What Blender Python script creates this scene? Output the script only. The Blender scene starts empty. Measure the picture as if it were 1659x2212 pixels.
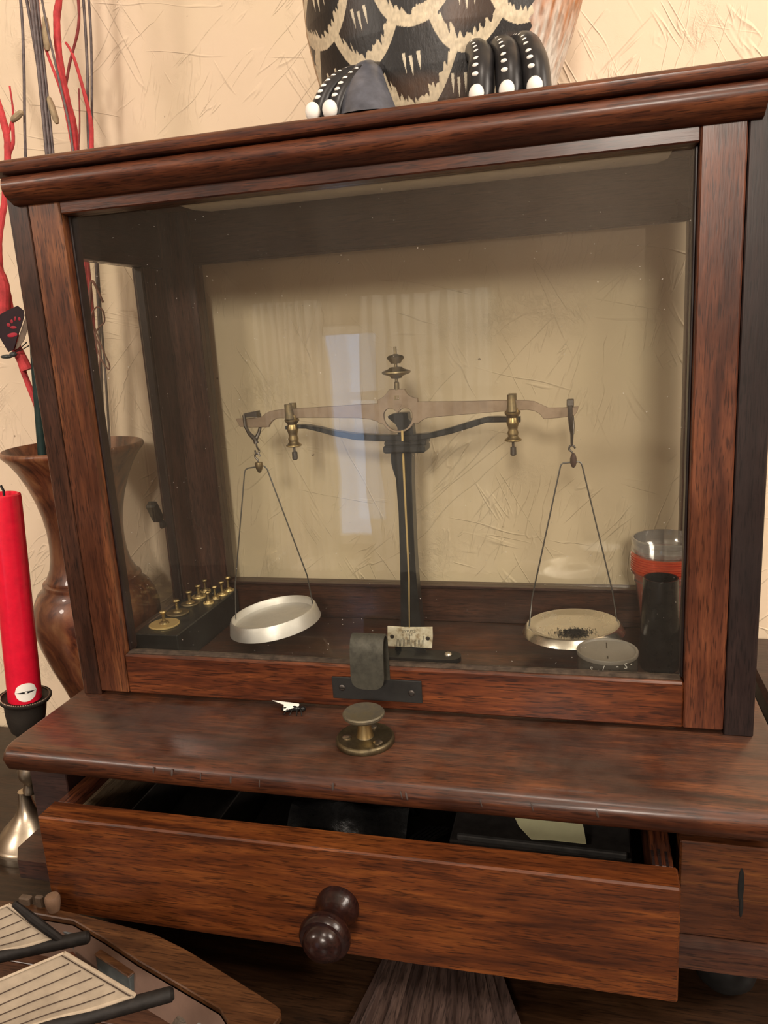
import bpy, bmesh, math, random
import numpy as np
from mathutils import Vector, Matrix
random.seed(7)
PI = math.pi
SC = bpy.context.scene
COL = SC.collection

# ------------------------------------------------------------------ camera
cam_d = bpy.data.cameras.new('camera')
cam = bpy.data.objects.new('camera', cam_d); COL.objects.link(cam)
cam_d.sensor_width = 36.0
cam_d.lens = 1667.17 * 36.0 / 2212.0
cam_d.clip_start = 0.02
_r = Vector((0.96832734, 0.24261415, -0.058996)); _u = Vector((0.00159515, 0.23026657, 0.97312628))
_f = Vector((-0.24967901, 0.9423989, -0.22258641))
cam.matrix_world = Matrix(((_r.x, _u.x, -_f.x, 0.33982114), (_r.y, _u.y, -_f.y, -0.44916055),
                           (_r.z, _u.z, -_f.z, 0.27236799), (0, 0, 0, 1)))
SC.camera = cam

# ------------------------------------------------------------------ world, lamps, exposure
w = bpy.data.worlds.new('evening_sky'); SC.world = w; w.use_nodes = True
w.node_tree.nodes['Background'].inputs[0].default_value = (0.50, 0.66, 1.0, 1)
w.node_tree.nodes['Background'].inputs[1].default_value = 2.0

def lamp(name, kind, loc, target, energy, size, color, shape='DISK'):
    d = bpy.data.lights.new(name, kind); d.energy = energy; d.color = color
    if kind == 'AREA': d.shape = shape; d.size = size
    else: d.shadow_soft_size = size
    o = bpy.data.objects.new(name, d); COL.objects.link(o); o.location = loc
    o.rotation_euler = (Vector(target) - Vector(loc)).to_track_quat('-Z', 'Y').to_euler()
    return o
lamp('wall_lamp', 'POINT', (1.22, -0.36, 0.80), (0.2, 0.1, 0.1), 31.0, 0.18, (1.0, 0.88, 0.76))
lamp('ceiling_fill', 'POINT', (0.62, -0.85, 1.46), (0.2, 0, 0), 18.0, 0.13, (1.0, 0.88, 0.76))  # unseen overhead fill light, added beside the wall lamp
lamp('room_fill', 'POINT', (0.50, -2.3, 0.97), (0.2, 0, 0), 88.0, 0.15, (1.0, 0.88, 0.76))  # added frontal fill, out of view, brightens the wall inside the case
lamp('left_fill', 'POINT', (-1.25, -1.45, 1.02), (0.2, 0, 0), 36.0, 0.16, (1.0, 0.88, 0.76))  # added fill from the left, lifts the wall and stile on that side
SC.view_settings.view_transform = 'Standard'
SC.view_settings.look = 'None'
SC.view_settings.gamma = 1.0
SC.view_settings.use_curve_mapping = False
SC.view_settings.exposure = 0.36

# ------------------------------------------------------------------ geometry helpers
class G:
    def __init__(s): s.v = []; s.f = []; s.m = Matrix.Identity(4)
    def add(s, vs, fs):
        n = len(s.v)
        s.v += [tuple(s.m @ Vector(p)) for p in vs]
        s.f += [tuple(i + n for i in f) for f in fs]
        return s
    def box(s, x0, x1, y0, y1, z0, z1, b=0.0006):
        b = min(b, (x1-x0)*.4, (y1-y0)*.4, (z1-z0)*.4)
        lo = (x0, y0, z0); hi = (x1, y1, z1)
        if b <= 0:
            vs = [(x, y, z) for x in (x0, x1) for y in (y0, y1) for z in (z0, z1)]
            return s.add(vs, [(0,1,3,2),(4,6,7,5),(0,4,5,1),(2,3,7,6),(0,2,6,4),(1,5,7,3)])
        vs = []; idx = {}
        for sx in (0, 1):
            for sy in (0, 1):
                for sz in (0, 1):
                    c = [hi[0] if sx else lo[0], hi[1] if sy else lo[1], hi[2] if sz else lo[2]]
                    sg = (1 if sx else -1, 1 if sy else -1, 1 if sz else -1)
                    for a in range(3):   # vertex lying on face of axis a
                        p = [c[i] - (0 if i == a else sg[i]*b) for i in range(3)]
                        idx[(sx, sy, sz, a)] = len(vs); vs.append(tuple(p))
        fs = []
        for a in range(3):
            o = [i for i in range(3) if i != a]
            for sd in (0, 1):
                q = []
                for (i, j) in ((0,0),(1,0),(1,1),(0,1)):
                    k = [0,0,0]; k[a] = sd; k[o[0]] = i; k[o[1]] = j
                    q.append(idx[(k[0],k[1],k[2],a)])
                fs.append(tuple(q))
            for i in (0, 1):            # edges along axis a
                for j in (0, 1):
                    k0 = [0,0,0]; k0[o[0]] = i; k0[o[1]] = j; k1 = list(k0); k1[a] = 1
                    fs.append((idx[(*k0,o[0])], idx[(*k1,o[0])], idx[(*k1,o[1])], idx[(*k0,o[1])]))
        for sx in (0,1):
            for sy in (0,1):
                for sz in (0,1): fs.append(tuple(idx[(sx,sy,sz,a)] for a in range(3)))
        return s.add(vs, fs)
    def lathe(s, prof, c=(0,0,0), seg=40, axis=(0,0,1), a0=0.0):
        q = Vector((0,0,1)).rotation_difference(Vector(axis)); c = Vector(c)
        vs = []; fs = []; rings = []
        for r, z in prof:
            if r < 1e-7:
                rings.append([len(vs)]); vs.append(tuple(q @ Vector((0,0,z)) + c))
            else:
                rings.append(list(range(len(vs), len(vs)+seg)))
                for k in range(seg):
                    t = a0 + 2*PI*k/seg
                    vs.append(tuple(q @ Vector((r*math.cos(t), r*math.sin(t), z)) + c))
        for A, B in zip(rings, rings[1:]):
            for k in range(seg):
                k2 = (k+1) % seg
                if len(A) == 1 and len(B) == 1: continue
                if len(A) == 1: fs.append((A[0], B[k2], B[k]))
                elif len(B) == 1: fs.append((A[k], A[k2], B[0]))
                else: fs.append((A[k], A[k2], B[k2], B[k]))
        for R, fl in ((rings[0], True), (rings[-1], False)):
            if len(R) > 1 and prof[0] != prof[-1]: fs.append(tuple(reversed(R)) if fl else tuple(R))
        return s.add(vs, fs)
    def tube(s, path, r, seg=10, closed=False, flat=None, cap=True):
        P = [Vector(p) for p in path]; n = len(P)
        R = r if hasattr(r, '__len__') else [r]*n
        vs = []; fs = []; N = None
        for i in range(n):
            if closed: t = P[(i+1) % n] - P[i-1]
            else: t = P[min(i+1, n-1)] - P[max(i-1, 0)]
            t.normalize()
            if N is None:
                N = t.cross(Vector((0,0,1)))
                if N.length < .2: N = t.cross(Vector((0,1,0)))
                N.normalize()
            else: N = (N - t*N.dot(t)).normalized()
            B = t.cross(N)
            for k in range(seg):
                a = 2*PI*k/seg
                vs.append(tuple(P[i] + N*(R[i]*math.cos(a)) + B*(R[i]*math.sin(a)*(flat or 1))))
        for i in range(n if closed else n-1):
            j = (i+1) % n
            for k in range(seg):
                k2 = (k+1) % seg
                fs.append((i*seg+k, i*seg+k2, j*seg+k2, j*seg+k))
        if not closed and cap:
            fs.append(tuple(reversed(range(seg)))); fs.append(tuple((n-1)*seg+k for k in range(seg)))
        return s.add(vs, fs)
    def ball(s, c, r, seg=14, rings=8, rot=None):
        rr = r if hasattr(r, '__len__') else (r, r, r)
        q = rot or Matrix.Identity(3); c = Vector(c)
        vs = []; fs = []
        for i in range(rings+1):
            ph = PI*i/rings
            for k in range(seg):
                t = 2*PI*k/seg
                vs.append(tuple(q @ Vector((rr[0]*math.sin(ph)*math.cos(t), rr[1]*math.sin(ph)*math.sin(t), rr[2]*math.cos(ph))) + c))
        for i in range(rings):
            for k in range(seg):
                k2 = (k+1) % seg
                a, b, cc, d = i*seg+k, (i+1)*seg+k, (i+1)*seg+k2, i*seg+k2
                if i == 0: fs.append((a, b, cc))
                elif i == rings-1: fs.append((a, b, d))
                else: fs.append((a, b, cc, d))
        return s.add(vs, fs)
    def prism(s, poly, lo, hi, plane='xz'):
        def P(a, b, h): return {'xz': (a, h, b), 'xy': (a, b, h), 'yz': (h, a, b)}[plane]
        n = len(poly)
        vs = [P(a, b, lo) for a, b in poly] + [P(a, b, hi) for a, b in poly]
        fs = [tuple(range(n)), tuple(reversed(range(n, 2*n)))]
        fs += [(i, i+n, (i+1) % n + n, (i+1) % n) for i in range(n)]
        return s.add(vs, fs)
    def hexa(s, b4, t4):
        return s.add(list(b4)+list(t4), [(3,2,1,0),(4,5,6,7),(0,1,5,4),(1,2,6,5),(2,3,7,6),(3,0,4,7)])
    def sheet(s, rows, th=(0, 0, 0)):
        m = len(rows[0]); n = len(rows); vs = [tuple(p) for r in rows for p in r]
        fs = [(i*m+k, i*m+k+1, (i+1)*m+k+1, (i+1)*m+k) for i in range(n-1) for k in range(m-1)]
        if any(th):
            N = n*m; t = Vector(th)
            vs += [tuple(Vector(p)+t) for p in vs]
            fs += [tuple(reversed([i+N for i in f])) for f in fs]
            b = [(0, k) for k in range(m)] + [(i, m-1) for i in range(1, n)] + [(n-1, k) for k in range(m-2, -1, -1)] + [(i, 0) for i in range(n-2, 0, -1)]
            b = [i*m+k for i, k in b]
            for i in range(len(b)):
                j = (i+1) % len(b); fs.append((b[j], b[i], b[i]+N, b[j]+N))
        return s.add(vs, fs)
    def mesh(s, name, ang=35):
        me = bpy.data.meshes.new(name); me.from_pydata(s.v, [], s.f); me.update()
        bm = bmesh.new(); bm.from_mesh(me); bmesh.ops.recalc_face_normals(bm, faces=bm.faces); bm.to_mesh(me); bm.free()
        smooth(me, ang); return me

def smooth(me, ang=35):
    me.polygons.foreach_set('use_smooth', [True]*len(me.polygons))
    try: me.set_sharp_from_angle(angle=math.radians(ang))
    except Exception: pass

def cut_plate(outlines, y, th, bev=0.0002, name='plate'):
    """flat plate in the xz plane with holes, thickness th centred on y"""
    cu = bpy.data.curves.new(name, 'CURVE'); cu.dimensions = '2D'; cu.fill_mode = 'BOTH'
    cu.extrude = th/2 - bev; cu.bevel_depth = bev; cu.bevel_resolution = 0; cu.offset = -bev
    for pl in outlines:
        sp = cu.splines.new('POLY'); sp.points.add(len(pl)-1); sp.use_cyclic_u = True
        for p, (a, b) in zip(sp.points, pl): p.co = (a, b, 0, 1)
    return from_curve(cu, Matrix(((1,0,0,0),(0,0,-1,y),(0,1,0,0),(0,0,0,1))))
def from_curve(cu, mat):
    o = bpy.data.objects.new('tmp', cu); COL.objects.link(o)
    dg = bpy.context.evaluated_depsgraph_get()
    me = bpy.data.meshes.new_from_object(o.evaluated_get(dg))
    bpy.data.objects.remove(o); bpy.data.curves.remove(cu)
    me.transform(mat); smooth(me, 30); return me
def lettering(txt, size, mat, th=0.00008):
    cu = bpy.data.curves.new('t', 'FONT'); cu.body = txt; cu.size = size; cu.extrude = th
    cu.align_x = 'CENTER'; cu.resolution_u = 2
    return from_curve(cu, mat)
def arc(cx, cz, r, a0, a1, n):
    return [(cx + r*math.cos(math.radians(a0+(a1-a0)*i/n)), cz + r*math.sin(math.radians(a0+(a1-a0)*i/n))) for i in range(n+1)]
def spline(pts, n=8):
    P = [Vector(p) for p in pts]; out = []
    for i in range(len(P)-1):
        p0 = P[max(i-1, 0)]; p1 = P[i]; p2 = P[i+1]; p3 = P[min(i+2, len(P)-1)]
        for k in range(n):
            t = k/n
            out.append(0.5*((2*p1) + (p2-p0)*t + (2*p0-5*p1+4*p2-p3)*t*t + (3*p1-p0-3*p2+p3)*t**3))
    out.append(P[-1]); return out

def thing(name, label, cat, loc=(0,0,0), group=None):
    o = bpy.data.objects.new(name, None); COL.objects.link(o); o.empty_display_size = .02
    o.location = loc; o['label'] = label; o['category'] = cat
    if group: o['group'] = group
    return o
def part(name, g, mat, parent, label=None, kind=None, ang=35):
    me = g.mesh(name, ang) if isinstance(g, G) else g
    me.name = name; me.materials.clear(); me.materials.append(mat)
    o = bpy.data.objects.new(name, me); COL.objects.link(o); o.parent = parent
    if parent is not None and parent.type == 'EMPTY': o.location = -Vector(parent.location)
    if label: o['label'] = label
    if kind: o['kind'] = kind
    return o
def solo(name, g, mat, label, cat, loc=(0,0,0), group=None, ang=35):
    me = g.mesh(name, ang) if isinstance(g, G) else g
    me.transform(Matrix.Translation(-Vector(loc))); me.materials.clear(); me.materials.append(mat)
    o = bpy.data.objects.new(name, me); COL.objects.link(o); o.location = loc
    o['label'] = label; o['category'] = cat
    if group: o['group'] = group
    return o
def struct(name, g, mat, parent=None):
    me = g.mesh(name) if isinstance(g, G) else g
    me.materials.append(mat); o = bpy.data.objects.new(name, me); COL.objects.link(o)
    if parent: o.parent = parent
    else: o['kind'] = 'structure'
    return o

# ------------------------------------------------------------------ material helpers
class NT:
    def __init__(s, name):
        s.mat = bpy.data.materials.new(name); s.mat.use_nodes = True
        s.t = s.mat.node_tree; s.b = s.t.nodes['Principled BSDF']; s.out = s.t.nodes['Material Output']
        s.co = None
    def n(s, kind, **kw):
        nd = s.t.nodes.new('ShaderNode'+kind)
        for k, v in kw.items(): setattr(nd, k, v)
        return nd
    def l(s, a, b): s.t.links.new(a, b)
    def coord(s, scale=(1,1,1), rot=(0,0,0), loc=(0,0,0)):
        if s.co is None: s.co = s.n('TexCoord')
        src = s.co.outputs['Object']
        if any(rot):
            q = s.n('Mapping'); q.inputs['Rotation'].default_value = rot; s.l(src, q.inputs['Vector']); src = q.outputs['Vector']
        m = s.n('Mapping'); m.inputs['Scale'].default_value = scale
        m.inputs['Location'].default_value = loc
        s.l(src, m.inputs['Vector']); return m.outputs['Vector']
    def noise(s, vec, scale=1.0, detail=4, rough=.55, dist=0.0):
        x = s.n('TexNoise'); x.inputs['Scale'].default_value = scale; x.inputs['Detail'].default_value = detail
        x.inputs['Roughness'].default_value = rough; x.inputs['Distortion'].default_value = dist
        s.l(vec, x.inputs['Vector']); return x.outputs['Fac']
    def ramp(s, fac, stops, interp='LINEAR'):
        r = s.n('ValToRGB'); r.color_ramp.interpolation = interp
        e = r.color_ramp.elements
        while len(e) < len(stops): e.new(.5)
        for el, (p, c) in zip(e, stops):
            el.position = p; el.color = (*c, 1) if hasattr(c, '__len__') else (c, c, c, 1)
        s.l(fac, r.inputs['Fac']); return r.outputs['Color']
    def mix(s, fac, a, b, mode='MIX'):
        m = s.n('MixRGB', blend_type=mode)
        for k, v in (('Fac', fac), ('Color1', a), ('Color2', b)):
            if hasattr(v, 'default_value') or hasattr(v, 'links'): s.l(v, m.inputs[k])
            else: m.inputs[k].default_value = (*v, 1) if hasattr(v, '__len__') else v
        return m.outputs['Color']
    def math(s, op, a, b=None, clamp=False):
        m = s.n('Math', operation=op); m.use_clamp = clamp
        for i, v in enumerate((a, b)):
            if v is None: continue
            if hasattr(v, 'links'): s.l(v, m.inputs[i])
            else: m.inputs[i].default_value = v
        return m.outputs[0]
    def bump(s, h, strength=.3, dist=.001):
        b = s.n('Bump'); b.inputs['Strength'].default_value = strength; b.inputs['Distance'].default_value = dist
        s.l(h, b.inputs['Height']); s.l(b.outputs['Normal'], s.b.inputs['Normal']); return b
    def set(s, **kw):
        for k, v in kw.items():
            i = s.b.inputs[k.replace('_', ' ')]
            if hasattr(v, 'links'): s.l(v, i)
            elif hasattr(v, '__len__'): i.default_value = v if len(i.default_value) == 3 else (*v, 1)
            else: i.default_value = v
        return s.mat

def wood(name, axis='x', dark=(.03,.010,.006), mid=(.12,.038,.016), light=(.24,.085,.03), rough=.34, coat=.35, dust=0.0, seed=0.0, stain=.35):
    m = NT(name)
    a = {'x': (0, 1, 2), 'y': (1, 0, 2), 'z': (2, 0, 1)}[axis]
    def sc(al, ac):
        v = [0, 0, 0]; v[a[0]] = al; v[a[1]] = ac; v[a[2]] = ac; return tuple(v)
    big = m.noise(m.coord(sc(7, 70), loc=(seed, seed*.7, seed*1.3)), 1, 5, .6, 1.2)
    fine = m.noise(m.coord(sc(45, 520), loc=(seed, 0, seed)), 1, 4, .6)
    pore = m.noise(m.coord(sc(85, 1150), loc=(0, seed, seed)), 1, 2, .5)
    blot = m.noise(m.coord((16, 16, 16), loc=(seed*3, seed, 0)), 1, 3, .6)
    c = m.ramp(big, [(.28, dark), (.5, mid), (.74, light)])
    c = m.mix(m.ramp(fine, [(.35, .55), (.65, 0)]), c, dark)
    c = m.mix(m.ramp(pore, [(.36, .7), (.45, 0)]), c, tuple(x*.45 for x in dark))
    c = m.mix(m.ramp(blot, [(.36, stain), (.56, 0)]), c, dark)
    r = m.ramp(blot, [(.3, rough-.08), (.7, rough+.12)])
    if dust > 0:
        ge = m.n('NewGeometry'); sx = m.n('SeparateXYZ'); m.l(ge.outputs['Normal'], sx.inputs[0])
        up = m.math('MULTIPLY', m.math('POWER', m.math('MAXIMUM', sx.outputs[2], 0.0), 6.0), dust)
        dn = m.ramp(m.noise(m.coord((38, 38, 38)), 1, 6, .7), [(.35, .1), (.7, 1.0)])
        sp = m.ramp(m.noise(m.coord((620, 620, 620)), 1, 2, .5), [(.70, 0), (.76, 1.0)])
        fac = m.math('MULTIPLY', up, m.math('MAXIMUM', dn, sp), True)
        c = m.mix(fac, c, (.30, .25, .20)); r = m.mix(fac, r, (.9, .9, .9))
    m.bump(m.math('ADD', fine, m.math('MULTIPLY', pore, .8)), .12, .0006)
    m.b.inputs['Coat Weight'].default_value = coat*.6; m.b.inputs['Coat Roughness'].default_value = .2
    m.b.inputs['Specular IOR Level'].default_value = .32
    return m.set(Base_Color=c, Roughness=r)
def metal(name, col, rough=.3, tarnish=None, amt=.5, met=1.0, scale=90):
    m = NT(name)
    n = m.noise(m.coord((scale,)*3), 1, 6, .65)
    c = m.mix(m.ramp(n, [(.38, 0), (.68, amt)]), col, tarnish or tuple(x*.5 for x in col))
    r = m.ramp(n, [(.3, rough), (.75, min(1, rough+.25))])
    m.b.inputs['Metallic'].default_value = met
    return m.set(Base_Color=c, Roughness=r)
def plain(name, col, rough=.5, var=.25, scale=120, bump=.0, **kw):
    m = NT(name)
    m.b.inputs['Specular IOR Level'].default_value = .3 if max(col) < .1 else .45
    n = m.noise(m.coord((scale,)*3), 1, 5, .6)
    c = m.mix(m.ramp(n, [(.3, 0), (.75, 1.0)]), tuple(x*(1-var) for x in col), tuple(min(1, x*(1+var)) for x in col))
    if bump: m.bump(n, bump, .001)
    m.set(**kw); return m.set(Base_Color=c, Roughness=rough)
def pane_mat(name, tint=(.975,.98,.962), refl=1.0, haze=.02, hazecol=(.75,.70,.62)):
    m = NT(name); m.t.nodes.remove(m.b)
    tr = m.n('BsdfTransparent'); tr.inputs[0].default_value = (*tint, 1)
    gl = m.n('BsdfGlossy'); gl.inputs['Roughness'].default_value = .015; gl.inputs[0].default_value = (1,1,1,1)
    lw = m.n('LayerWeight'); lw.inputs['Blend'].default_value = .5
    fr = m.math('MULTIPLY', m.math('ADD', m.math('MULTIPLY', m.math('POWER', lw.outputs['Facing'], 5.0), .96), .042), refl, True)
    wob = m.n('Bump'); wob.inputs['Strength'].default_value = .05; wob.inputs['Distance'].default_value = .002
    m.l(m.noise(m.coord((30, 30, 9)), 1, 2, .5), wob.inputs['Height']); m.l(wob.outputs[0], gl.inputs['Normal'])
    df = m.n('BsdfDiffuse'); df.inputs[0].default_value = (*hazecol, 1)
    smear = m.ramp(m.noise(m.coord((24, 24, 6)), 1, 5, .65, .6), [(.3, haze*.35), (.75, haze*1.6)])
    spk = m.ramp(m.noise(m.coord((620, 620, 620)), 1, 1, .4), [(.80, 0), (.83, .4)])
    a = m.n('MixShader'); m.l(m.math('MAXIMUM', smear, spk), a.inputs[0]); m.l(tr.outputs[0], a.inputs[1]); m.l(df.outputs[0], a.inputs[2])
    b = m.n('MixShader'); m.l(fr, b.inputs[0]); m.l(a.outputs[0], b.inputs[1]); m.l(gl.outputs[0], b.inputs[2])
    m.l(b.outputs[0], m.out.inputs[0]); return m.mat
def plastic(name, tint, body, amount, refl=1.6):
    m = NT(name); m.t.nodes.remove(m.b)
    tr = m.n('BsdfTransparent'); tr.inputs[0].default_value = (*tint, 1)
    df = m.n('BsdfTranslucent'); df.inputs[0].default_value = (*body, 1)
    d2 = m.n('BsdfDiffuse'); d2.inputs[0].default_value = (*body, 1)
    gl = m.n('BsdfGlossy'); gl.inputs['Roughness'].default_value = .12
    lw = m.n('LayerWeight'); lw.inputs['Blend'].default_value = .5
    fr = m.math('MULTIPLY', m.math('ADD', m.math('MULTIPLY', m.math('POWER', lw.outputs['Facing'], 4.0), .9), .05), refl, True)
    h = m.n('MixShader'); h.inputs[0].default_value = .5; m.l(df.outputs[0], h.inputs[1]); m.l(d2.outputs[0], h.inputs[2])
    n = m.ramp(m.noise(m.coord((60,)*3), 1, 4, .6), [(.3, amount*.85), (.7, min(1, amount*1.15))])
    a = m.n('MixShader'); m.l(n, a.inputs[0]); m.l(tr.outputs[0], a.inputs[1]); m.l(h.outputs[0], a.inputs[2])
    b = m.n('MixShader'); m.l(fr, b.inputs[0]); m.l(a.outputs[0], b.inputs[1]); m.l(gl.outputs[0], b.inputs[2])
    m.l(b.outputs[0], m.out.inputs[0]); return m.mat

def plaster(name, relief=True):
    m = NT(name)
    cl = m.noise(m.coord((6, 6, 6)), 1, 5, .6, .4)
    c = m.ramp(cl, [(.25, (.68,.55,.40)), (.5, (.75,.61,.45)), (.75, (.79,.64,.49))])
    yl = m.noise(m.coord((11, 11, 4), loc=(3, 1, 2)), 1, 3, .5)
    c = m.mix(m.ramp(yl, [(.45, 0), (.75, .5)]), c, (.74, .64, .43))
    spk = m.noise(m.coord((130, 130, 130)), 1, 2, .5)
    c = m.mix(m.ramp(spk, [(.745, 0), (.775, .75)]), c, (.16, .09, .05))
    if relief:
        H = m.math('MULTIPLY', m.noise(m.coord((55, 55, 55)), 1, 6, .62), .35)
        mask = m.noise(m.coord((13, 13, 13), loc=(5, 5, 5)), 1, 3, .55)
        for i, (ang, sc, wd, am) in enumerate(((.5, (30, 30, 4), .010, .8), (-.85, (36, 36, 5), .010, .8), (1.35, (24, 24, 3), .008, .7), (-.25, (70, 70, 14), .025, .5))):
            n = m.noise(m.coord(sc, rot=(0, ang, 0), loc=(i*3.1, 0, i*1.7)), 1, 3, .5, .25)
            rdg = m.ramp(m.math('ABSOLUTE', m.math('SUBTRACT', n, .5)), [(0, 1.0), (wd, 0)])
            mk = m.ramp(m.noise(m.coord((14, 14, 14), loc=(i*7, i*2, 4)), 1, 3, .6), [(.51, 0), (.60, am)])
            H = m.math('ADD', H, m.math('MULTIPLY', rdg, mk))
        crk = m.noise(m.coord((150, 150, 95), rot=(0, .7, 0)), 1, 4, .7, 1.5)
        ck = m.ramp(m.math('ABSOLUTE', m.math('SUBTRACT', crk, .5)), [(0, 1.0), (.05, 0)])
        H = m.math('ADD', H, m.math('MULTIPLY', ck, m.ramp(mask, [(.57, 0), (.68, .35)])))
        m.bump(H, .55, .0016)
    return m.set(Base_Color=c, Roughness=.72, Specular_IOR_Level=.3)

MW = dict(dark=(.018,.005,.0035), mid=(.080,.023,.010), light=(.17,.054,.020))
M = {}
M['wood_x'] = wood('mahogany_along', 'x', **MW)
M['wood_y'] = wood('mahogany_deep', 'y', seed=1.1, **MW)
M['wood_z'] = wood('mahogany_upright', 'z', seed=2.3, **MW)
M['stile'] = wood('mahogany_stile', 'z', dark=(.035,.011,.006), mid=(.13,.043,.018), light=(.30,.115,.043), seed=.4)
M['rail'] = wood('mahogany_rail', 'x', dark=(.022,.006,.003), mid=(.12,.031,.010), light=(.25,.072,.020), seed=3.4, dust=.2)
M['crown'] = wood('mahogany_crown', 'x', dark=(.028,.008,.005), mid=(.125,.036,.014), light=(.25,.082,.030), seed=5.2, rough=.4)
M['ledge'] = wood('mahogany_ledge', 'x', dark=(.016,.005,.003), mid=(.085,.025,.010), light=(.18,.058,.019), seed=6.7, dust=.11, rough=.36, stain=.7)
M['drawer'] = wood('mahogany_drawer', 'x', dark=(.030,.008,.003), mid=(.135,.036,.0085), light=(.25,.078,.017), seed=8.9, rough=.42, coat=.2, stain=.25)
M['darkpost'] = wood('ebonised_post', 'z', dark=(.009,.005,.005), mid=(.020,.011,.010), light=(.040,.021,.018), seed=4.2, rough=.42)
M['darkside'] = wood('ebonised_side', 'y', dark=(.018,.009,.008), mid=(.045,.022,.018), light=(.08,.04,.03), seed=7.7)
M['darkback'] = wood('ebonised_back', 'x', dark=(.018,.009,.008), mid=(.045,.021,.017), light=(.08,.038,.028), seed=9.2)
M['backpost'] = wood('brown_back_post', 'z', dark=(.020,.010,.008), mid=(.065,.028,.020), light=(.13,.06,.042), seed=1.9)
M['floorwood'] = wood('case_floor', 'x', dark=(.016,.007,.005), mid=(.055,.022,.013), light=(.10,.040,.021), seed=2.9, dust=.15)
M['paleoak'] = wood('pale_drawer_oak', 'y', dark=(.07,.045,.025), mid=(.20,.14,.085), light=(.34,.25,.16), seed=3.3, coat=0, rough=.6)
M['table'] = wood('brown_table', 'x', dark=(.011,.005,.002), mid=(.032,.014,.006), light=(.062,.029,.013), seed=5.5, rough=.42)
M['pane'] = pane_mat('old_window_glass', haze=.007)
M['sidepane'] = pane_mat('dusty_side_glass', haze=.014, tint=(.985,.985,.97))
M['lining'] = plain('cream_lining', (.85,.80,.68), .7, .12, 60)
M['putty'] = plain('dusty_putty', (.058,.041,.029), .9, .6, 160, .3)
M['brass'] = metal('aged_brass', (.46,.35,.16), .28, (.20,.155,.09), .8)
M['brassdull'] = metal('dull_brass', (.34,.27,.15), .42, (.14,.12,.085), .9)
M['brassbright'] = metal('bright_brass', (.80,.62,.28), .3, (.62,.45,.19), .4, .7)
M['beam'] = metal('matt_coppery_brass', (.37,.285,.21), .5, (.27,.20,.145), .5, .7)
M['steel'] = metal('dark_steel', (.16,.15,.14), .34, (.07,.06,.055), .7)
M['wire'] = metal('grey_wire', (.20,.20,.19), .35, (.10,.10,.10), .5)
M['iron'] = plain('black_japanned_iron', (.016,.017,.017), .34, .5, 120, .1)
M['bracket'] = metal('blackened_plate', (.022,.022,.021), .5, (.010,.010,.010), .8, .25)
M['bracketface'] = metal('worn_grey_plate', (.085,.083,.066), .5, (.04,.04,.032), .8, .7, 150)
M['alu'] = metal('matt_aluminium', (.80,.79,.76), .42, (.66,.65,.62), .5, .85)
M['pan'] = metal('polished_pan', (.78,.75,.68), .16, (.66,.62,.54), .25, 1.0, 40)
M['soot'] = plain('black_powder', (.012,.011,.010), .95, .5, 900, .5)
M['ink'] = plain('dark_ink', (.05,.045,.035), .8)
M['black'] = plain('black_paint', (.010,.010,.010), .45, .4, 100, .05)
M['blackwood'] = plain('black_block', (.016,.018,.017), .33, .5, 70, .1)
M['leather'] = plain('black_leather', (.012,.012,.012), .27, .3, 320, .35)
M['leatherdull'] = plain('dull_black_lining', (.028,.024,.022), .7, .4, 150, .2)
M['blackplastic'] = plain('black_plastic', (.010,.011,.011), .22, .3, 200, .03)
M['greyedge'] = plain('grey_edge', (.07,.068,.066), .5, .3)
M['note'] = plain('pale_yellow_paper', (.62,.60,.36), .8, .08, 60)
M['white'] = plain('white_paint', (.82,.80,.74), .55, .06, 90)
M['clear'] = plastic('clear_plastic', (.93,.93,.92), (.80,.79,.76), .16, 2.2)
M['orange'] = plastic('orange_plastic', (.98,.30,.14), (.95,.20,.06), .60, 1.2)
M['pot'] = plastic('smoky_plastic', (.38,.37,.34), (.32,.30,.26), .33, 1.2)
M['potlid'] = plain('frosted_lid', (.20,.185,.16), .38, .12, 40)
M['wax'] = plain('red_wax', (.66,.010,.035), .24, .12, 160, .05, Subsurface_Weight=.15, Subsurface_Radius=(.01,.002,.002))
M['silver'] = metal('tarnished_silver', (.52,.45,.35), .24, (.28,.22,.16), .8, 1.0, 45)
M['silverdark'] = metal('dark_cup_metal', (.07,.06,.05), .5, (.03,.026,.022), .7, .8)
M['branch'] = plain('red_dyed_bark', (.50,.045,.050), .75, .35, 130, .4)
M['twig'] = plain('dark_red_twig', (.22,.03,.03), .7, .3, 130, .3)
M['bud'] = plain('beige_bud', (.34,.26,.16), .9, .3, 220, .4)
M['reed'] = plain('grey_purple_reed', (.11,.085,.085), .5, .45, 260, .2)
M['stem'] = plain('dark_green_stem', (.012,.030,.028), .5, .3)
M['loop'] = plain('red_brown_twig', (.22,.085,.06), .6, .3)

# ------------------------------------------------------------------ room shell
WALL = plaster('trowelled_cream_plaster')
YB = 0.20
X0, X1, Y0, Z0, Z1 = -2.1, 2.5, -3.3, -0.92, 1.62
struct('wall_back', G().box(X0-.1, X1+.1, YB, YB+.1, Z0, Z1, 0), WALL)
WALL3 = plain('brown_wall_paint', (.26,.20,.15), .8, .1, 5)
struct('wall_left', G().box(X0-.1, X0, Y0, YB, Z0, Z1, 0), WALL3)
struct('wall_right', G().box(X1, X1+.1, Y0, YB, Z0, Z1, 0), WALL3)
WX0, WX1, WZ0, WZ1 = -0.96, -0.62, -0.80, 0.34
gw = G()
gw.box(X0-.1, WX0, Y0-.1, Y0, Z0, Z1, 0); gw.box(WX1, X1+.1, Y0-.1, Y0, Z0, Z1, 0)
gw.box(WX0, WX1, Y0-.1, Y0, Z0, WZ0, 0); gw.box(WX0, WX1, Y0-.1, Y0, WZ1, Z1, 0)
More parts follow.
